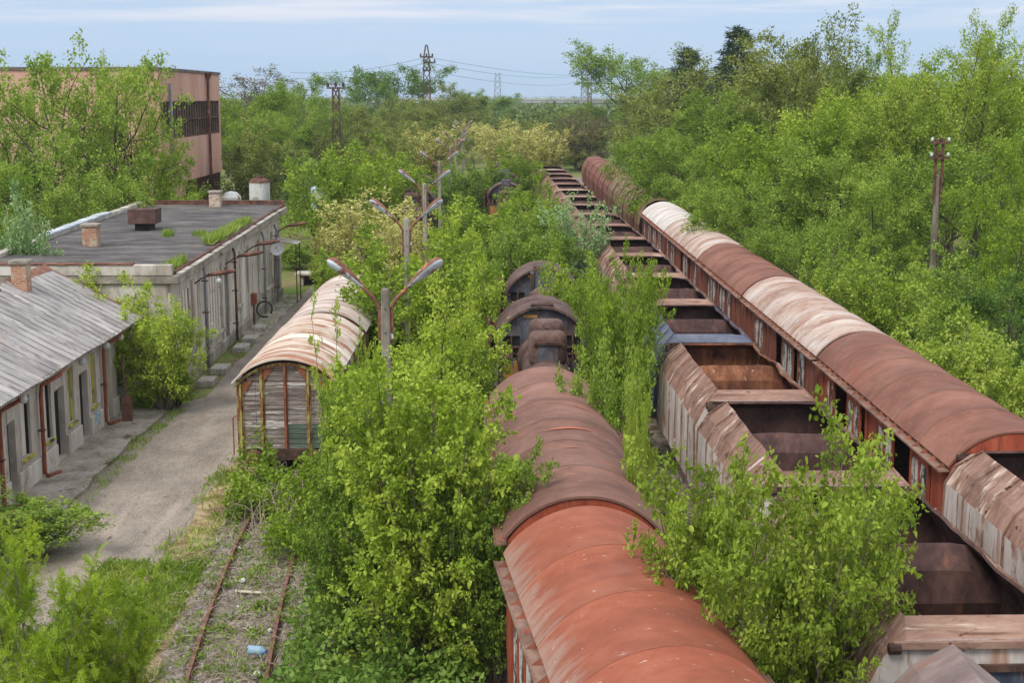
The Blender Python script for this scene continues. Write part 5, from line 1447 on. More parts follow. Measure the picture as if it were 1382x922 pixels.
# ------------------------------------------------------------------ lattice masts and wires
mast_m = weather('mast_rust', [(0, lin(66, 52, 44)), (1, lin(110, 88, 74))], .8, bump=0)
mast_g = weather('mast_grey', [(0, lin(112, 120, 128)), (1, lin(140, 148, 154))], .8, bump=0)
def lattice(name, label, px, ytop, Y, w0, w1, mat, arms=(), th=.12, peak=0, nseg=9, cat='pylon'):
    p = atY(px, ytop, Y); H = p.z
    r = thing(name, label, cat, (p.x, Y, 0))
    m = MB()
    zs = [(H - peak) * i / nseg for i in range(nseg + 1)]
    def cw(z): return w0 + (w1 - w0) * z / (H - peak)
    for sx in (-1, 1):
        for sy in (-1, 1):
            m.bar((sx * w0 / 2, sy * w0 / 2, 0), (sx * w1 / 2, sy * w1 / 2, H - peak), th, th)
            if peak: m.bar((sx * w1 / 2, sy * w1 / 2, H - peak), (sx * .12, sy * .12, H), th, th)
    for a, c in zip(zs, zs[1:]):
        for sy in (-1, 1):
            m.bar((-cw(a) / 2, sy * cw(a) / 2, a), (cw(c) / 2, sy * cw(c) / 2, c), th * .6, th * .6); m.bar((cw(a) / 2, sy * cw(a) / 2, a), (-cw(c) / 2, sy * cw(c) / 2, c), th * .6, th * .6)
            m.bar((sy * cw(a) / 2, -cw(a) / 2, a), (sy * cw(c) / 2, cw(c) / 2, c), th * .6, th * .6)
    m.build('frame', mat, r)
    for (z, l, dx_) in arms:
        m = MB(); m.bar((-l / 2 + dx_, 0, H - z), (l / 2 + dx_, 0, H - z), th * 1.6, th * 1.6); ca = m.build('crossarm', mat, r)
        for x in (-l / 2 + .15, dx_ * 0 + 0, l / 2 - .15):
            q = MB(); q.lathe([(.06, .1), (.15, .2), (.15, .45), (.05, .6)], 8, c=(x + dx_, 0, H - z)); q.build('insulator', iron_m, ca)
    return r, H, p
lattice('lattice_mast', 'brown lattice mast with three insulators on a short crossarm', 453, 117, 150, 1.0, .62, mast_m, ((0.1, 1.9, 0),), .11, 0, 9, 'lattice mast')
py_, HH, pp = lattice('pylon', 'tall brown lattice pylon with pointed top beside the dark round tree', 575.5, 60, 260, 1.6, .95, mast_m, ((2.1, 2.4, 0), (3.1, 2.2, .5), (4.5, 1.5, 0)), .16, 2.0, 12)
lattice('pylon', 'small grey pylon standing over the far blue green trees', 671.5, 98, 700, 3.6, 2.2, mast_g, (), .36, 0, 8)
lattice('pylon', 'pale grey pylon right of the road bridge', 789, 96, 640, 3.2, 2.4, mast_g, (), .34, 0, 9)
lattice('signal_mast', 'short dark signal mast with a box on top beside the pale grey pylon', 796, 110, 520, 1.2, 1.0, mast_m, ((.5, 3.0, 0),), .25, 0, 5, 'signal mast')
wire_m = weather('wire', [(0, lin(92, 98, 106)), (1, lin(108, 114, 122))], 1, bump=0)
for k, (z, dxx, pxl, pyl, pxr, pyr) in enumerate(((2.1, 0, 392, 97, 830, 97.5), (3.1, 1.4, 398, 105, 792, 99), (4.5, 0, 440, 112, 790, 109))):
    a = pp.copy(); a.z = HH - z
    for side, (px, py, Yd) in enumerate(((pxl, pyl, 300), (pxr, pyr, 640))):
        e_ = atY(px, py, Yd)
        pts = [a.lerp(e_, u / 24) - Vector((0, 0, (2.2 if side else 1.1) * 4 * (u / 24) * (1 - u / 24))) for u in range(25)]
        m = MB(); m.tube([q - pts[0] for q in pts], .035, 4)
        o = m.build('power_line', wire_m); o.location = pts[0]
        tag(o, f"{('highest', 'middle', 'lowest')[k]} of the thin wires running {('left', 'right')[side]} from the pointed pylon", 'wire', 'wires at the pointed pylon')

# ------------------------------------------------------------------ tanks, shelter, bridge
tankw_m = weather('white_tank', [(0, lin(168, 170, 168)), (.5, lin(196, 198, 196)), (1, lin(212, 212, 210))], .8, (1, 1, .5), layers=[(lin(146, 98, 74), .9, (1, 1, .5), .56, .64)], rough=.7, bump=.1)
q = atY(350.5, 262, 108); z1 = atY(350, 246, 108).z
r = thing('storage_tank', 'white upright tank with rusty domed cap behind the flat roof', 'tank', (q.x, 108, 0))
m = MB(); m.lathe([(.76, 0), (.78, .1), (.78, z1 - .1), (.8, z1)], 24); m.build('shell', tankw_m, r)
m = MB(); m.lathe([(.82, z1 + .002), (.7, z1 + .2), (.4, z1 + .32), (.25, z1 + .34), (.25, z1 + .5), (.05, z1 + .52)], 24); m.build('cap', rust_m, r)
m = MB(); m.lathe([(.28, .0), (.3, .03), (.28, .06)], 18, axis='Y'); o = m.build('manhole', stone_m, r); o.location = (-.2, -.84, z1 - 1.3)
q = atY(306, 262, 116)
r = thing('storage_tank', 'pale tank half hidden by the dark leafy shrub left of the white tank', 'tank', (q.x, 118, 0))
m = MB(); m.lathe([(.8, 0), (.8, 2.9), (.5, 3.3), (.1, 3.4)], 20); m.build('shell', tankw_m, r)
m = MB(); m.lathe([(.82, 2.1), (.85, 2.12), (.85, 2.24), (.82, 2.26)], 20); m.build('hoop', zinc_m, r)
bl_m = weather('pale_blue_sheet', [(0, lin(138, 158, 176)), (1, lin(178, 194, 206))], 1, (1, 1, .4), layers=[(lin(120, 112, 106), 1, (1, 1, .5), .62, .7)], rough=.5, bump=.1)
q = atY(431, 263, 106); z1 = atY(430, 254, 106).z
r = thing('silo', 'pale blue metal silo beside the green shrub over the dirt track', 'silo', (q.x, 106, 0))
m = MB(); m.lathe([(.5, z1 - 1.6), (.62, z1 - 1.4), (.62, z1), (.5, z1 + .12), (.1, z1 + .18)], 20); m.build('shell', bl_m, r)
for a in range(4):
    m = MB(); x_, y_ = .5 * math.cos(a * PI / 2 + .78), .5 * math.sin(a * PI / 2 + .78); m.bar((x_, y_, 0), (x_, y_, z1 - 1.4), .09, .09); m.build('leg', rust_m, r)
q = at(420, 386, 0)
r = thing('loading_bunker', 'small concrete bunker with an overhanging slab at the end of the road', 'bunker', (q.x, q.y + .6, 0))
m = MB(); m.box(-.62, -.45, -.6, .6, 0, .62); m.box(.45, .62, -.6, .6, 0, .62); m.box(-.45, .45, .45, .6, 0, .62); m.build('wall', conc_m, r, bevel=.02)
m = MB(); m.box(-.95, .75, -.72, .72, .622, .75); m.build('slab', stone_m, r, bevel=.02)

br_m = weather('bridge_concrete', [(0, lin(150, 150, 148)), (1, lin(186, 186, 184))], .1, (1, 1, .3), bump=0)
r = thing('road_bridge', 'concrete road bridge crossing far away on the horizon', 'bridge', (0, 820, 0))
z0 = atY(722, 141, 820).z; z1 = atY(722, 133, 820).z
m = MB(); m.box(-70, 140, -5, 5, z0 + 1.2, z1); m.box(-70, 140, -5.4, -5.1, z1 - .7, z1 + .3); m.build('deck', br_m, r)
m = MB(); m.box(-70, 140, -4, 4, z0, z0 + 1.195); m.build('girder', br_m, r)
for px in (722, 823, 640):
    x = atY(px, 140, 820).x
    m = MB(); m.prism([(x - 1.2, 0), (x + 1.2, 0), (x + 1.6, z0 - 1.5), (x + 3, z0 - .005), (x - 3, z0 - .005), (x - 1.6, z0 - 1.5)], -3, 3); m.build('pier', br_m, r)
m = MB()
for i in range(90): m.box(-70 + i * 2.33, -69.9 + i * 2.33, -5.3, -5.2, z1 + .302, z1 + 1.2)
m.box(-70, 140, -5.3, -5.2, z1 + 1.202, z1 + 1.3); m.build('railing', mast_g, r)

# ------------------------------------------------------------------ litter
jug_m, t, b = new_mat('blue_plastic')
b.inputs['Base Color'].default_value = lin(168, 200, 226); b.inputs['Roughness'].default_value = .25; b.inputs['Transmission Weight'].default_value = .35; b.inputs['IOR'].default_value = 1.2
p = at(346, 880, .2)
r = thing('water_jug', 'big pale blue plastic water bottle lying between the rails', 'bottle', (p.x, p.y, .22), R(78))
m = MB(); m.lathe([(.05, -.25), (.125, -.24), (.135, -.2), (.13, -.12), (.135, -.05), (.13, .03), (.135, .1), (.12, .18), (.05, .23), (.045, .28)], 20, axis='Y'); o = m.build('body', jug_m, r, smooth=True); o.rotation_euler = (0, 0, PI)
r.scale = (.72, .72, .72)
m = MB(); m.lathe([(.05, -.3), (.055, -.29), (.055, -.262), (.05, -.26)], 14, axis='Y'); m.build('cap', weather('blue_cap', [(0, lin(50, 96, 170)), (1, lin(70, 116, 190))], 2, bump=0), r)
lit_m = weather('white_scrap', [(0, lin(190, 188, 184)), (1, lin(222, 222, 220))], 3, bump=.1, rough=.7)
for px, py, s_, lab in ((346, 910, .16, 'crumpled white plastic scrap below the blue bottle'), (327, 783, .13, 'white scrap of foil beside the left rail'), (322, 818, .06, 'small white pebble like scrap near the left rail'), (381, 738, .09, 'white scrap near the brambles'), (364, 850, .08, 'white scrap on the sleeper by the right rail'), (322, 740, .10, 'grey white bag scrap at the buried rail end'), (406, 724, .07, 'tiny white scrap closest to the wagon')):
    s_ *= .75; p = at(px, py, .1); m = MB(); rr = random.Random(int(px))
    m.loft([[(s_ * (1 - .4 * abs(v_)) * math.cos(a) * rr.uniform(.7, 1.2), s_ * math.sin(a) * rr.uniform(.6, 1.1), .08 + v_ * s_ * .4) for a in np.linspace(0, 5.6, 8)] for v_ in (-1, -.3, .4, .9)], closed=True); m.f.append(tuple(range(24, 32)))
    o = m.build('litter', lit_m); o.location = (p.x, p.y, 0); tag(o, lab, 'litter', 'white litter on the track')
p = at(335, 799, .1)
m = MB(); m.box(-.31, .31, -.04, .04, 0, .04); o = m.build('wood_plank', weather('pale_wood', [(0, lin(180, 168, 150)), (1, lin(214, 204, 188))], 3, (.5, 4, 4)), bevel=.012); o.location = (p.x, p.y, .07); o.rotation_euler = (0, R(3), R(-4)); tag(o, 'short pale plank lying across the track between the rails', 'plank')

# ------------------------------------------------------------------ planting
def PT(key, px, ytop, Y, wpx, label, name='tree', cat='tree', group=None, leaf=None, lean=(0, 0), rz=None):
    """a plant at depth Y whose top and crown width in the photo are known"""
    if px > 820 and ytop < 270 and key in ('tree_a', 'tree_b', 'tree_c', 'twiggy'): ytop -= 22
    q = atY(px, ytop, Y)
    zc = Y * math.cos(TH)
    w_ = wpx / FPX * zc / 2 * (1.55 if key in ('tree_a', 'tree_b', 'tree_c', 'twiggy') else 1.25 if key in ('airy', 'shrub_a', 'shrub_b') else 1.0)
    return plant(key, name, label, cat, (q.x, Y, 0), q.z, w_, rz, group, leaf, lean)

# near shrubs
proto('sapling', 61, 3, [dict(L=7, r=.04, seg=8, wig=.05, up=.05, tube=5, kids=12, tmin=.3, ang=44, len=.15, leaves=16, t0=.5, sprd=.05), dict(seg=3, wig=.12, up=.08, tube=3, leaves=44, sprd=.08)], .13, G['leaf_bright'], G['bark'], tilt=.12)
PT('near_a', 568, 480, 26.0, 250, 'big bright green leafy shrub in front of the lamp posts, with tall upright shoots', 'shrub', 'shrub', rz=.4)
PT('near_b', 1048, 590, 19.5, 360, 'yellow green sapling with long shoots between the orange roofed van and the hopper wagons', 'shrub', 'shrub', rz=4.1)
PT('near_b', 1140, 640, 20.8, 150, 'lower yellow green sapling reaching over the whitewashed hopper, right of the taller one', 'shrub', 'shrub', rz=4.4)
PT('near_b', 930, 640, 21.5, 120, 'thin yellow green sapling leaning over the orange red roof', 'shrub', 'shrub', rz=3.0, lean=(0, R(-6)))
PT('near_a', 664, 608, 25.5, 150, 'dense green bush pressed against the left side of the red roofed vans', 'shrub', 'shrub', leaf='leaf_mid', rz=2.2)
PT('near_a', 470, 640, 27.5, 120, 'smaller green bush at the left foot of the big bright shrub', 'shrub', 'shrub', leaf='leaf_mid', rz=4.2)
PT('sapling', 452, 398, 29.5, 70, 'slender sapling rising in front of the rust striped wagon roof', 'sapling', 'sapling', leaf='leaf_bright', rz=.2)
PT('near_b', 478, 470, 30.0, 80, 'leafy shoots rising against the right side of the wooden wagon end', 'shrub', 'shrub', leaf='leaf_bright', rz=5)
PT('near_a', 486, 520, 28.0, 130, 'bush covering the right half of the wooden wagon end', 'shrub', 'shrub', leaf='leaf_mid', rz=.7)
PT('locust', 50, 745, 21.0, 230, 'feathery bright locust bush in the bottom left corner', 'locust_bush', 'shrub', rz=.9)
PT('locust', 140, 775, 22.0, 150, 'slanting locust shoot reaching over the road edge, right of the corner bush', 'locust_bush', 'shrub', rz=2.6)
PT('locust', -20, 720, 24.0, 150, 'locust bush cut by the photo edge behind the corner bush', 'locust_bush', 'shrub', rz=5.0)
PT('shrub_b', 35, 655, 34.0, 150, 'green elder like bush under the first windows of the pale building', 'shrub', 'shrub', rz=1)
PT('shrub_a', 214, 398, 49.7, 84, 'leafy bush filling the gap between the pale building and the workshop', 'shrub', 'shrub', leaf='leaf_bright', rz=1.7)
PT('shrub_b', 238, 480, 50.6, 50, 'small dark bush at the foot of the workshop corner', 'shrub', 'shrub', rz=.3)
PT('shrub_a', 135, 365, 51.3, 100, 'bush top showing over the gable of the corrugated roof', 'shrub', 'shrub', leaf='leaf_bright', rz=4)

# between the two right lines
for px, yt, Y, wpx, k, lf, lab in (
    (862, 520, 26.5, 50, 'near_b', None, 'light sapling in front of the pale streaked hopper slope'),
    (822, 455, 33, 90, 'shrub_a', 'leaf_mid', 'bush against the brown roofed van, below the blue grey hopper'),
    (840, 352, 41, 120, 'near_b', 'leaf_bright', 'tall sapling clump beside the first steam engine cab'),
    (848, 378, 48, 80, 'near_b', 'leaf_bright', 'sapling spreading over the blue grey hopper slope'),
    (778, 340, 52, 80, 'shrub_a', 'leaf_bright', 'green bush right of the second steam engine'),
    (778, 268, 70, 80, 'upright', 'leaf_pale', 'feathery pale green sapling standing over the hopper rims'),
    (722, 290, 66, 90, 'shrub_a', 'leaf_mid', 'broad bush behind the second steam engine'),
    (728, 262, 84, 70, 'shrub_a', 'leaf_bright', 'bush left of the distant hopper openings'),
    (716, 235, 100, 60, 'shrub_b', 'leaf_bright', 'bush right of the distant engine cabs')):
    PT(k, px, yt, Y, wpx, lab, 'shrub', 'shrub', leaf=lf)

# central thicket
for px, yt, Y, wpx, k, lf, lab in (
    (560, 318, 52, 170, 'shrub_a', None, 'yellow green thicket bush behind the second lamp post'),
    (612, 350, 50, 100, 'shrub_a', 'leaf_bright', 'rounded yellow green bush left of the steam engine cab'),
    (600, 405, 44, 130, 'shrub_b', 'leaf_bright', 'bush low between the wooden wagons and the steam engine'),
    (690, 310, 68, 90, 'shrub_a', 'leaf_mid', 'bush straight above the second steam engine'),
    (660, 265, 80, 110, 'shrub_a', 'leaf_bright', 'bush under the distant engine cabs'),
    (625, 280, 74, 90, 'shrub_b', 'leaf_bright', 'bush right of the third lamp post'),
    (500, 262, 76, 110, 'upright', None, 'straw coloured shrub of upright twigs behind the wooden wagons'),
    (455, 300, 80, 80, 'upright', None, 'straw coloured shrub at the edge of the road end'),
    (545, 290, 70, 80, 'upright', 'leaf_tan', 'straw coloured shrub just left of the second lamp head'),
    (470, 192, 98, 110, 'shrub_a', 'leaf_bright', 'bright green upright shrub group left of the dark engines'),
    (520, 205, 108, 90, 'shrub_a', 'leaf_bright', 'bright green shrub close behind the dark engines'),
    (425, 215, 112, 70, 'shrub_b', 'leaf_mid', 'green shrub over the pale blue silo'),
    (400, 320, 92, 60, 'shrub_b', 'leaf_mid', 'low green bush beyond the concrete bunker'),
    (590, 232, 116, 80, 'shrub_b', 'leaf_mid', 'shrub between the fourth and fifth lamps'),
    (640, 215, 125, 80, 'shrub_a', 'leaf_mid', 'shrub right of the crowded lamp heads'),
    (700, 195, 135, 60, 'shrub_b', 'leaf_bright', 'shrub in front of the yellow bushes'),
    (455, 345, 74, 60, 'shrub_a', 'leaf_bright', 'bush beside the far end of the pale ribbed wagon roof')):
    PT(k, px, yt, Y, wpx, lab, 'shrub', 'shrub', leaf=lf)

# left side trees
for px, yt, Y, wpx, k, lf, lab in (
    (128, 72, 82, 200, 'airy', None, 'tall airy tree with forked dark limbs against the pink hall'),
    (172, 92, 86, 95, 'airy', 'leaf_lime', 'yellow green airy tree reaching the top corner of the pink hall'),
    (20, 120, 88, 110, 'airy', None, 'airy tree at the photo edge before the pink hall'),
    (50, 190, 74, 150, 'tree_a', 'leaf_mid', 'dense tree low behind the pale flashing of the flat roof'),
    (150, 210, 80, 130, 'tree_a', 'leaf_mid', 'spreading tree just behind the middle of the flat roof'),
    (228, 235, 84, 80, 'shrub_a', 'leaf_bright', 'low bright tree at the foot of the hall window'),
    (0, 205, 80, 110, 'tree_c', 'leaf_deep', 'dark green tree low at the left photo edge'),
    (12, 262, 58, 90, 'shrub_a', 'leaf_pale', 'pale whitish green bush at the left edge above the flat roof'),
    (110, 255, 82, 120, 'shrub_b', 'leaf_mid', 'bushy growth behind the roof ventilator')):
    PT(k, px, yt, Y, wpx, lab, leaf=lf)

# middle distance left of the tracks
for px, yt, Y, wpx, k, lf, lab in (
    (335, 165, 128, 90, 'shrub_b', 'leaf_olive', 'dark twiggy shrub right of the pink hall corner'),
    (330, 112, 165, 90, 'tree_b', 'leaf_bright', 'bright tree just right of the pink hall'),
    (345, 92, 230, 90, 'twiggy', 'leaf_brown', 'bare reddish brown treetop on the skyline right of the hall'),
    (395, 104, 190, 90, 'tree_a', 'leaf_mid', 'light green skyline tree left of the lattice mast'),
    (430, 118, 220, 70, 'tree_a', 'leaf_olive', 'olive skyline tree behind the lattice mast'),
    (385, 150, 150, 90, 'tree_c', 'leaf_mid', 'middle sized tree over the white tank'),
    (480, 145, 205, 90, 'tree_a', 'leaf_olive', 'olive tree right of the lattice mast'),
    (535, 88, 270, 100, 'tree_c', 'leaf_deep', 'dark round tree on the skyline touching the pointed pylon'),
    (505, 135, 200, 80, 'tree_c', 'leaf_olive', 'dull green tree below the dark round skyline tree'),
    (560, 150, 190, 90, 'tree_a', 'leaf_olive', 'dull tree in front of the pointed pylon'),
    (615, 116, 255, 90, 'tree_a', 'leaf_olive', 'loose topped tree right of the pointed pylon'),
    (590, 128, 240, 70, 'tree_b', 'leaf_olive', 'tree at the foot of the pointed pylon'),
    (655, 125, 330, 70, 'tree_c', 'leaf_deep', 'blue green tree left of the bridge'),
    (440, 160, 150, 70, 'twiggy', 'leaf_olive', 'twiggy thin tree behind the lattice mast foot'),
    (520, 165, 150, 80, 'tree_a', 'leaf_olive', 'tree with a bare whitish trunk behind the bright shrubs'),
    (580, 170, 160, 80, 'upright', 'leaf_tan', 'tan yellow shrub left of the lamp heads'),
    (690, 165, 175, 80, 'upright', 'leaf_tan', 'tan yellow bush right of the farthest lamps'),
    (725, 172, 160, 70, 'upright', 'leaf_tan', 'tan yellow bush above the end of the hopper rake'),
    (760, 140, 240, 80, 'twiggy', 'leaf_olive', 'olive yellow tree below the right end of the bridge'),
    (800, 150, 215, 80, 'twiggy', 'leaf_brown', 'grey brown twiggy tree behind the last hood wagons'),
    (405, 200, 130, 60, 'shrub_b', 'leaf_pale', 'grey green bush beside the dirt track')):
    PT(k, px, yt, Y, wpx, lab, leaf=lf)

# right hand wood
for px, yt, Y, wpx, k, lf, lab in (
    (850, 84, 230, 110, 'tree_b', 'leaf_mid', 'fresh green round tree on the skyline right of the pale pylon'),
    (932, 66, 150, 80, 'conifer', None, 'dark conifer left of the tallest pine top'),
    (1000, 38, 140, 90, 'conifer', None, 'tallest dark conifer on the skyline'),
    (958, 90, 140, 120, 'twiggy', 'leaf_olive', 'olive tree with thin twigs before the left conifer'),
    (1040, 100, 132, 120, 'tree_a', 'leaf_olive', 'olive crowned tree below the tallest conifer'),
    (1105, 42, 120, 130, 'twiggy', 'leaf_olive', 'tall sparse olive tree with bare twigs on the skyline'),
    (1165, 95, 112, 90, 'tree_a', 'leaf_mid', 'rounded tree right of the sparse skyline tree'),
    (1280, 18, 84, 150, 'spray', None, 'tall yellow green tree with separate feathery sprays above the power pole'),
    (1350, 95, 96, 120, 'tree_a', 'leaf_mid', 'tree at the right photo edge behind the feathery tall tree'),
    (1215, 140, 88, 120, 'tree_b', 'leaf_lime', 'light green tree left of the feathery tall tree'),
    (1120, 150, 98, 120, 'tree_b', 'leaf_bright', 'bright tree under the sparse skyline tree'),
    (915, 150, 150, 100, 'tree_a', 'leaf_olive', 'olive green tree over the hood wagons'),
    (985, 150, 112, 130, 'tree_a', 'leaf_mid', 'mid green tree under the two conifers'),
    (912, 205, 122, 80, 'tree_c', 'leaf_mid', 'leafy bough tree hanging over the faceted wagon'),
    (965, 215, 96, 110, 'tree_a', 'leaf_mid', 'wide tree leaning over the chalky white roof'),
    (1055, 165, 80, 130, 'tree_b', 'leaf_bright', 'fresh leafed tree with lifted branch ends above the streaked roof'),
    (1010, 265, 74, 120, 'tree_c', 'leaf_mid', 'spreading low tree along the middle covered wagons'),
    (1135, 215, 76, 130, 'tree_b', 'leaf_mid', 'bright green tree in the middle of the right wood'),
    (1195, 235, 70, 120, 'tree_a', 'leaf_mid', 'tree left of the power pole'),
    (1320, 190, 72, 150, 'tree_b', 'leaf_mid', 'large bright tree right of the power pole'),
    (1375, 215, 60, 120, 'tree_a', 'leaf_bright', 'bright tree cut by the right photo edge'),
    (1080, 300, 64, 120, 'tree_c', 'leaf_mid', 'low tree behind the second covered wagon roof'),
    (1140, 330, 58, 90, 'shrub_a', 'leaf_mid', 'green bush just above the mottled white roof'),
    (1195, 345, 52, 120, 'shrub_a', 'leaf_lime', 'lemon green bush above the joint of the first two wagon roofs'),
    (1300, 330, 60, 110, 'shrub_b', 'leaf_mid', 'grey stemmed bush at the foot of the power pole'),
    (1370, 372, 52, 130, 'tree_c', 'leaf_deep', 'dense dark green rounded bush at the right edge'),
    (1240, 395, 50, 110, 'shrub_b', 'leaf_mid', 'green bush between the lemon green ones'),
    (1300, 432, 44, 130, 'shrub_a', 'leaf_lime', 'lemon green bush over the dull red brown roof'),
    (1385, 470, 41, 110, 'shrub_a', 'leaf_lime', 'lemon green bush at the right edge near the red brown roof'),
    (1250, 170, 100, 120, 'tree_a', 'leaf_bright', 'tree directly behind the feathery tall tree'),
    (1060, 105, 150, 120, 'tree_c', 'leaf_olive', 'broad olive tree between the conifer and the sparse tree'),
    (962, 262, 88, 70, 'tree_c', 'leaf_mid', 'boughs reaching down to the white roofs')):
    PT(k, px, yt, Y, wpx, lab, leaf=lf)
for px, yt, Y, wpx, k, lf, lab in (
    (1000, 125, 118, 130, 'tree_b', 'leaf_mid', 'green crown under the tallest conifer, reaching over the olive trees'),
    (1075, 85, 112, 130, 'tree_b', 'leaf_olive', 'olive green full crown left of the sparse skyline tree'),
    (1140, 80, 104, 130, 'tree_a', 'leaf_olive', 'full crown just right of the sparse skyline tree'),
    (1200, 100, 98, 120, 'tree_b', 'leaf_bright', 'bright full crown left of the feathery sprays'),
    (1290, 95, 92, 130, 'tree_b', 'leaf_lime', 'light crown around the foot of the feathery sprays'),
    (1365, 105, 88, 120, 'tree_b', 'leaf_bright', 'full bright crown on the skyline at the right photo edge'),
    (916, 195, 100, 112, 'tree_c', 'leaf_mid', 'tree whose boughs hide the middle of the hood wagons'),
    (915, 110, 165, 110, 'tree_b', 'leaf_olive', 'olive crown under the left conifer')):
    PT(k, px, yt, Y, wpx, lab, leaf=lf)
# fill of the wood behind, nothing tells these apart
rr = random.Random(77)
for i in range(26):
    Y = rr.uniform(95, 210); x = rr.uniform(20 + (Y - 95) * .05, 75)
    plant(rr.choice(['tree_a', 'tree_c', 'tree_b']), 'tree', 'leafy tree deep inside the wood right of the tracks', 'tree', (x, Y, 0), rr.uniform(10.5, 13.5), rr.uniform(3.8, 5.2), None, 'trees deep in the right wood', rr.choice(['leaf_mid', 'leaf_bright', 'leaf_olive']))
for i in range(16):
    Y = rr.uniform(150, 290); x = rr.uniform(-85, -24) 
    if Y < 175: x = rr.uniform(-40, -20)
    plant(rr.choice(['tree_a', 'tree_c', 'tree_b']), 'tree', 'leafy tree in the wood between the pink hall and the pylon', 'tree', (x, Y, 0), rr.uniform(7.5, 10.2), rr.uniform(3.4, 4.8), None, 'trees in the left wood', rr.choice(['leaf_mid', 'leaf_olive', 'leaf_olive']))
for i in range(12):
    Y = rr.uniform(180, 300); x = rr.uniform(-20, 14)
    plant(rr.choice(['tree_a', 'tree_c', 'upright']), 'tree', 'low tree closing the view at the end of the tracks', 'tree', (x, Y, 0), rr.uniform(5.0, 7.5), rr.uniform(2.6, 4.0), None, 'trees at the end of the tracks', rr.choice(['leaf_mid', 'leaf_olive', 'leaf_tan']))

# far wood: one mass
rng = np.random.default_rng(9)
C = []
for i in range(1250):
    Y = 300 + 1350 * rng.random() ** 1.3
    x = rng.uniform(-.5, .5) * Y * 1.1
    gap = abs(x - (8 + (Y - 300) * .03)) < 14 and Y > 420
    h = rng.uniform(5.5, 9.5) if abs(x) < 120 and Y < 820 else rng.uniform(7, 11.5)
    if Y > 860: h = rng.uniform(9.5, 12.8); gap = False
    if gap: h *= .3
    r_ = rng.uniform(3.5, 6)
    n = int(max(40, 200 * (420 / Y)))
    d = unit(rng.normal(size=(n, 3))); rad_ = rng.uniform(.55, 1, (n, 1)) ** .5
    p_ = d * rad_ * np.array([r_, r_, h * .45]) + np.array([x, Y, h * .56]) + rng.normal(size=(n, 3)) * .4
    C.append(p_)
C = np.concatenate(C); C = C[C[:, 2] > 0]
scatter('woods', 'far off wood of bluish green trees reading as one mass below the horizon', 'wood', C, G['leaf_far'], 1.1, 4, .8, .6, .1)

# leafy ground cover
def cover(name, label, rects, mat, L, seed, z0=0.0):
    P = np.concatenate([clump_points(*rc, seed + i) for i, rc in enumerate(rects)])
    return scatter(name, label, 'ground cover', P, mat, L, seed)
cover('undergrowth', 'low green leaves choking the ground between the left track and the red vans', [(-4.0, -.2, 22, 34, 16000, 1.6), (-4.1, .0, 34, 50, 9000, 1.7), (-4.2, -.2, 50, 80, 9000, 2.0), (-4.3, .6, 80, 130, 8000, 2.2)], G['leaf_deep'], .15, 101)
cover('undergrowth', 'low green leaves filling the lane between the red vans and the hopper wagons', [(3.1, 4.7, 12, 34, 9000, 1.3), (3.2, 4.8, 34, 60, 7000, 1.6), (2.6, 4.4, 60, 130, 8000, 2.2)], G['leaf_mid'], .14, 131)
cover('undergrowth', 'shaded scrub on the ground of the right hand wood', [(12.9, 24, 32, 60, 14000, 2.2), (13.2, 30, 60, 110, 14000, 2.6), (14, 60, 110, 230, 12000, 3.0)], G['leaf_deep'], .26, 151)
cover('undergrowth', 'scrub around the buildings and hall on the left', [(-36, -20.5, 40, 100, 9000, 2.4), (-25, -15.5, 82, 150, 9000, 2.0), (-11.0, -8.4, 90, 150, 4000, 1.4), (-15, -7.2, 112, 190, 8000, 2.4), (-13.1, -12.3, 49.6, 52, 900, 1.0)], G['leaf_mid'], .22, 171)
cover('brambles', 'bramble leaves climbing over the buffers of the wooden wagon', [(-7.1, -4.2, 35.9, 38.4, 9000, 1.9), (-5.6, -3.9, 32.5, 37, 4500, 1.3)], G['leaf_bright'], .12, 191)
# bare bramble canes
m = MB(); rr = random.Random(4)
for i in range(150):
    x, y = rr.uniform(-6.7, -4.0), rr.uniform(35.6, 38.4); a = rr.uniform(0, 6.28); l = rr.uniform(.6, 1.5); h = rr.uniform(.5, 1.4)
    m.tube([(x + l * u * math.cos(a), y + l * u * math.sin(a), h * 4 * u * (1 - u) * .8 + .1 * u + rr.uniform(-.04, .04)) for u in (0, .2, .4, .6, .8, 1)], .008, 3, caps=False)
o = m.build('bramble_canes', G['straw'], fix=False); tag(o, 'tangle of bare brown canes under the wooden wagon end', 'brambles', None, 'stuff')
# dry stalks on the track
m = MB()
for i in range(950):
    y = rr.uniform(22, 37); x = tx(y) + rr.uniform(-1.5, 1.9); a = rr.uniform(0, 6.28); l = rr.uniform(.15, .7); h = rr.uniform(.02, .2)
    if rr.random() < .5: a = rr.choice((0, PI)) + rr.gauss(0, .5)
    m.tube([(x + l * u * math.cos(a), y + l * u * math.sin(a) + .1 * l * math.sin(u * 5 + i), .03 + h * 4 * u * (1 - u) + .05 * u) for u in (0, .33, .66, 1)], rr.uniform(.005, .010), 3, caps=False)
o = m.build('dry_stalks', G['straw'], fix=False); tag(o, 'pale dry plant stalks lying thick over the track bed', 'dry stalks', None, 'stuff')
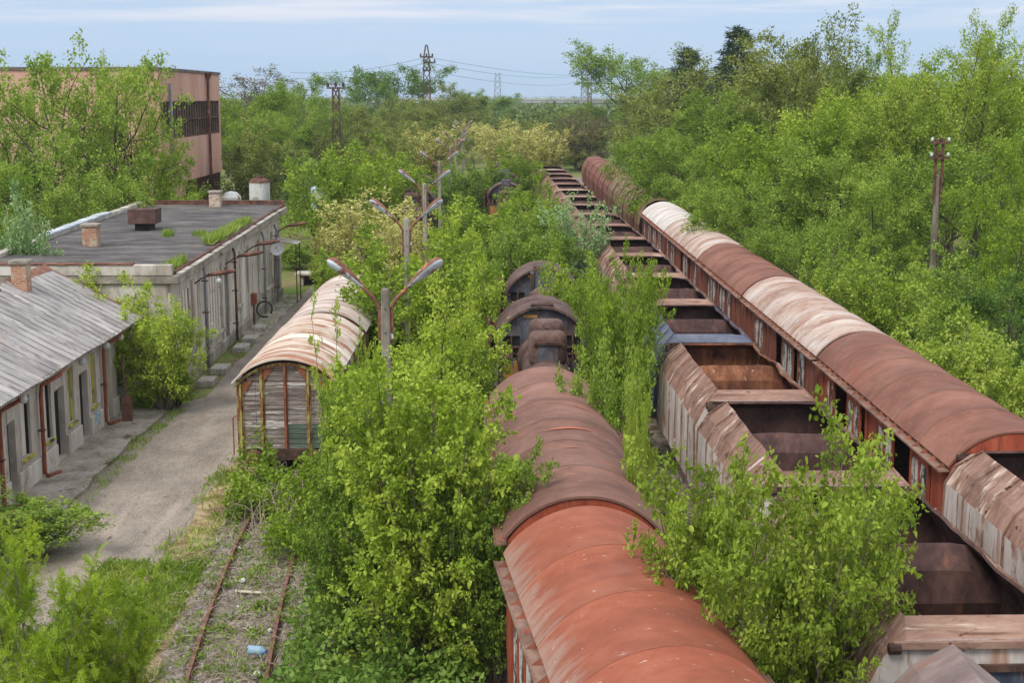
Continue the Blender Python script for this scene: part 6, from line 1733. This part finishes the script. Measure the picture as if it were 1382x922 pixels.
# loose ballast stones and weeds on the track
rng = np.random.default_rng(12); n = 5200
ys_ = rng.uniform(21, 38, n); xs_ = np.array([tx(y) for y in ys_]) + rng.uniform(-1.3, 1.8, n)
P = np.stack([xs_, ys_, np.full(n, .02)], 1); s_ = rng.uniform(.02, .055, (n, 1))
q = [P + s_ * np.concatenate([np.cos(rng.uniform(0, .9, (n, 1)) + k * 1.57), np.sin(rng.uniform(0, .9, (n, 1)) + k * 1.57), np.zeros((n, 1))], 1) for k in range(4)]
tp = P + s_ * np.concatenate([rng.normal(size=(n, 2)) * .25, rng.uniform(.5, .9, (n, 1))], 1)
V = np.stack(q + [tp], 1).reshape(-1, 3); b_ = np.arange(n, dtype=np.int32)[:, None] * 5
F = np.concatenate([b_ + np.array([k, (k + 1) % 4, 4]) for k in range(4)], 0)
o = bpy.data.objects.new('ballast_stones', fast_mesh('ballast_stones', V, F, weather('ballast_stone', [(0, lin(96, 90, 84)), (.5, lin(136, 128, 120)), (1, lin(168, 160, 152))], 9, bump=0))); COL.objects.link(o)
tag(o, 'grey stones of the track bed showing among the stalks', 'gravel', None, 'stuff')
pw = []
for i in range(95):
    y = rr.uniform(21, 36); x = tx(y) + rr.uniform(-1.3, 1.7); k_ = rr.randint(25, 70); r0 = rr.uniform(.08, .22)
    pw.append(np.stack([rng.normal(x, r0, k_), rng.normal(y, r0, k_), rng.uniform(.03, r0 * 1.6, k_)], 1))
scatter('weeds', 'small green weeds growing between the rails', 'weeds', np.concatenate(pw), G['leaf_mid'], .10, 14, .4, .5, -.2)
# grass
def grass(label, rects, seed, mat, hmax=.35, wid=.16):
    rng = np.random.default_rng(seed); P = []
    for (x0, x1, y0, y1, n, thr) in rects:
        xs, ys = rng.uniform(x0, x1, n), rng.uniform(y0, y1, n)
        k = np.array([nz(a * .8, b * .8, seed) + .5 * nz(a * 2.6, b * 2.6, seed + 3) + e * .3 > thr for a, b, e in zip(xs, ys, rng.normal(size=n))])
        P.append(np.stack([xs[k], ys[k], np.zeros(k.sum())], 1))
    P = np.concatenate(P); n = len(P)
    h = hmax * rng.uniform(.35, 1.1, (n, 1)); a = unit(rng.normal(size=(n, 3)) * .45 + np.array([0, 0, 1]))
    s = unit(np.cross(a, rng.normal(size=(n, 3)))); w_ = h * wid * .5
    bend = rng.normal(size=(n, 3)) * np.array([1, 1, 0]) * h * .3
    V = np.stack([P - s * w_, P + s * w_, P + a * h * .6 + s * w_ * .7 + bend * .3, P + a * h + bend, ], 1)
    me = fast_mesh('grass', V.reshape(-1, 3), np.arange(4 * n, dtype=np.int32).reshape(n, 4), mat)
    o = bpy.data.objects.new('grass', me); COL.objects.link(o); tag(o, label, 'grass', None, 'stuff')
grass('green and yellow grass beside the rusty track', [(-9.4, -6.9, 21, 33, 60000, -.2), (-8.4, -6.6, 33, 60, 26000, .2), (-12.6, -10.9, 52.6, 80, 9000, .22), (-11.9, -11.2, 38, 52, 3500, .05), (-11.4, -8.0, 86, 105, 12000, -.2), (-6.8, -4.2, 21, 36, 6000, .3)], 3, G['grass'], .2, .1)
rng = np.random.default_rng(6)
def tuft(label, x0, x1, y0, y1, n, h):
    P = np.stack([rng.uniform(x0, x1, n), rng.uniform(y0, y1, n), np.full(n, 4.74 + lift((y0 + y1) / 2))], 1)
    hh = h * rng.uniform(.4, 1.1, (n, 1)); a = unit(rng.normal(size=(n, 3)) * .4 + np.array([0, 0, 1])); s = unit(np.cross(a, rng.normal(size=(n, 3)))) * hh * .06
    V = np.stack([P - s, P + s, P + a * hh * .6 + s * .7, P + a * hh], 1)
    me = fast_mesh('grass', V.reshape(-1, 3), np.arange(4 * n, dtype=np.int32).reshape(n, 4), G['grass'])
    o = bpy.data.objects.new('grass', me); COL.objects.link(o); tag(o, label, 'grass', None, 'stuff')
tuft('grass strip along the right edge of the flat roof', -12.35, -11.95, 60, 70, 1500, .5)
tuft('dry grass on the near corner of the flat roof edge', -12.3, -11.9, 52.5, 55, 400, .4)
tuft('grass tuft in the middle of the flat roof', -14.9, -14.5, 63.5, 64.4, 160, .4)
tuft('grass tuft right of the roof ventilator', -13.6, -13.0, 63.6, 64.4, 160, .35)
# moist air
hz = MB(); hz.box(-1800, 1800, -60, 1900, -1.0, 30)
hm_ = bpy.data.materials.new('haze'); hm_.use_nodes = True
nt = hm_.node_tree; nt.nodes.clear(); out = nt.nodes.new('ShaderNodeOutputMaterial'); pv = nt.nodes.new('ShaderNodeVolumePrincipled')
pv.inputs['Color'].default_value = (.80, .90, 1.0, 1); pv.inputs['Density'].default_value = .0002; pv.inputs['Anisotropy'].default_value = .2
nt.links.new(pv.outputs[0], out.inputs['Volume'])
if HAZE:
    tag(hz.build('haze', hm_), kind='stuff')
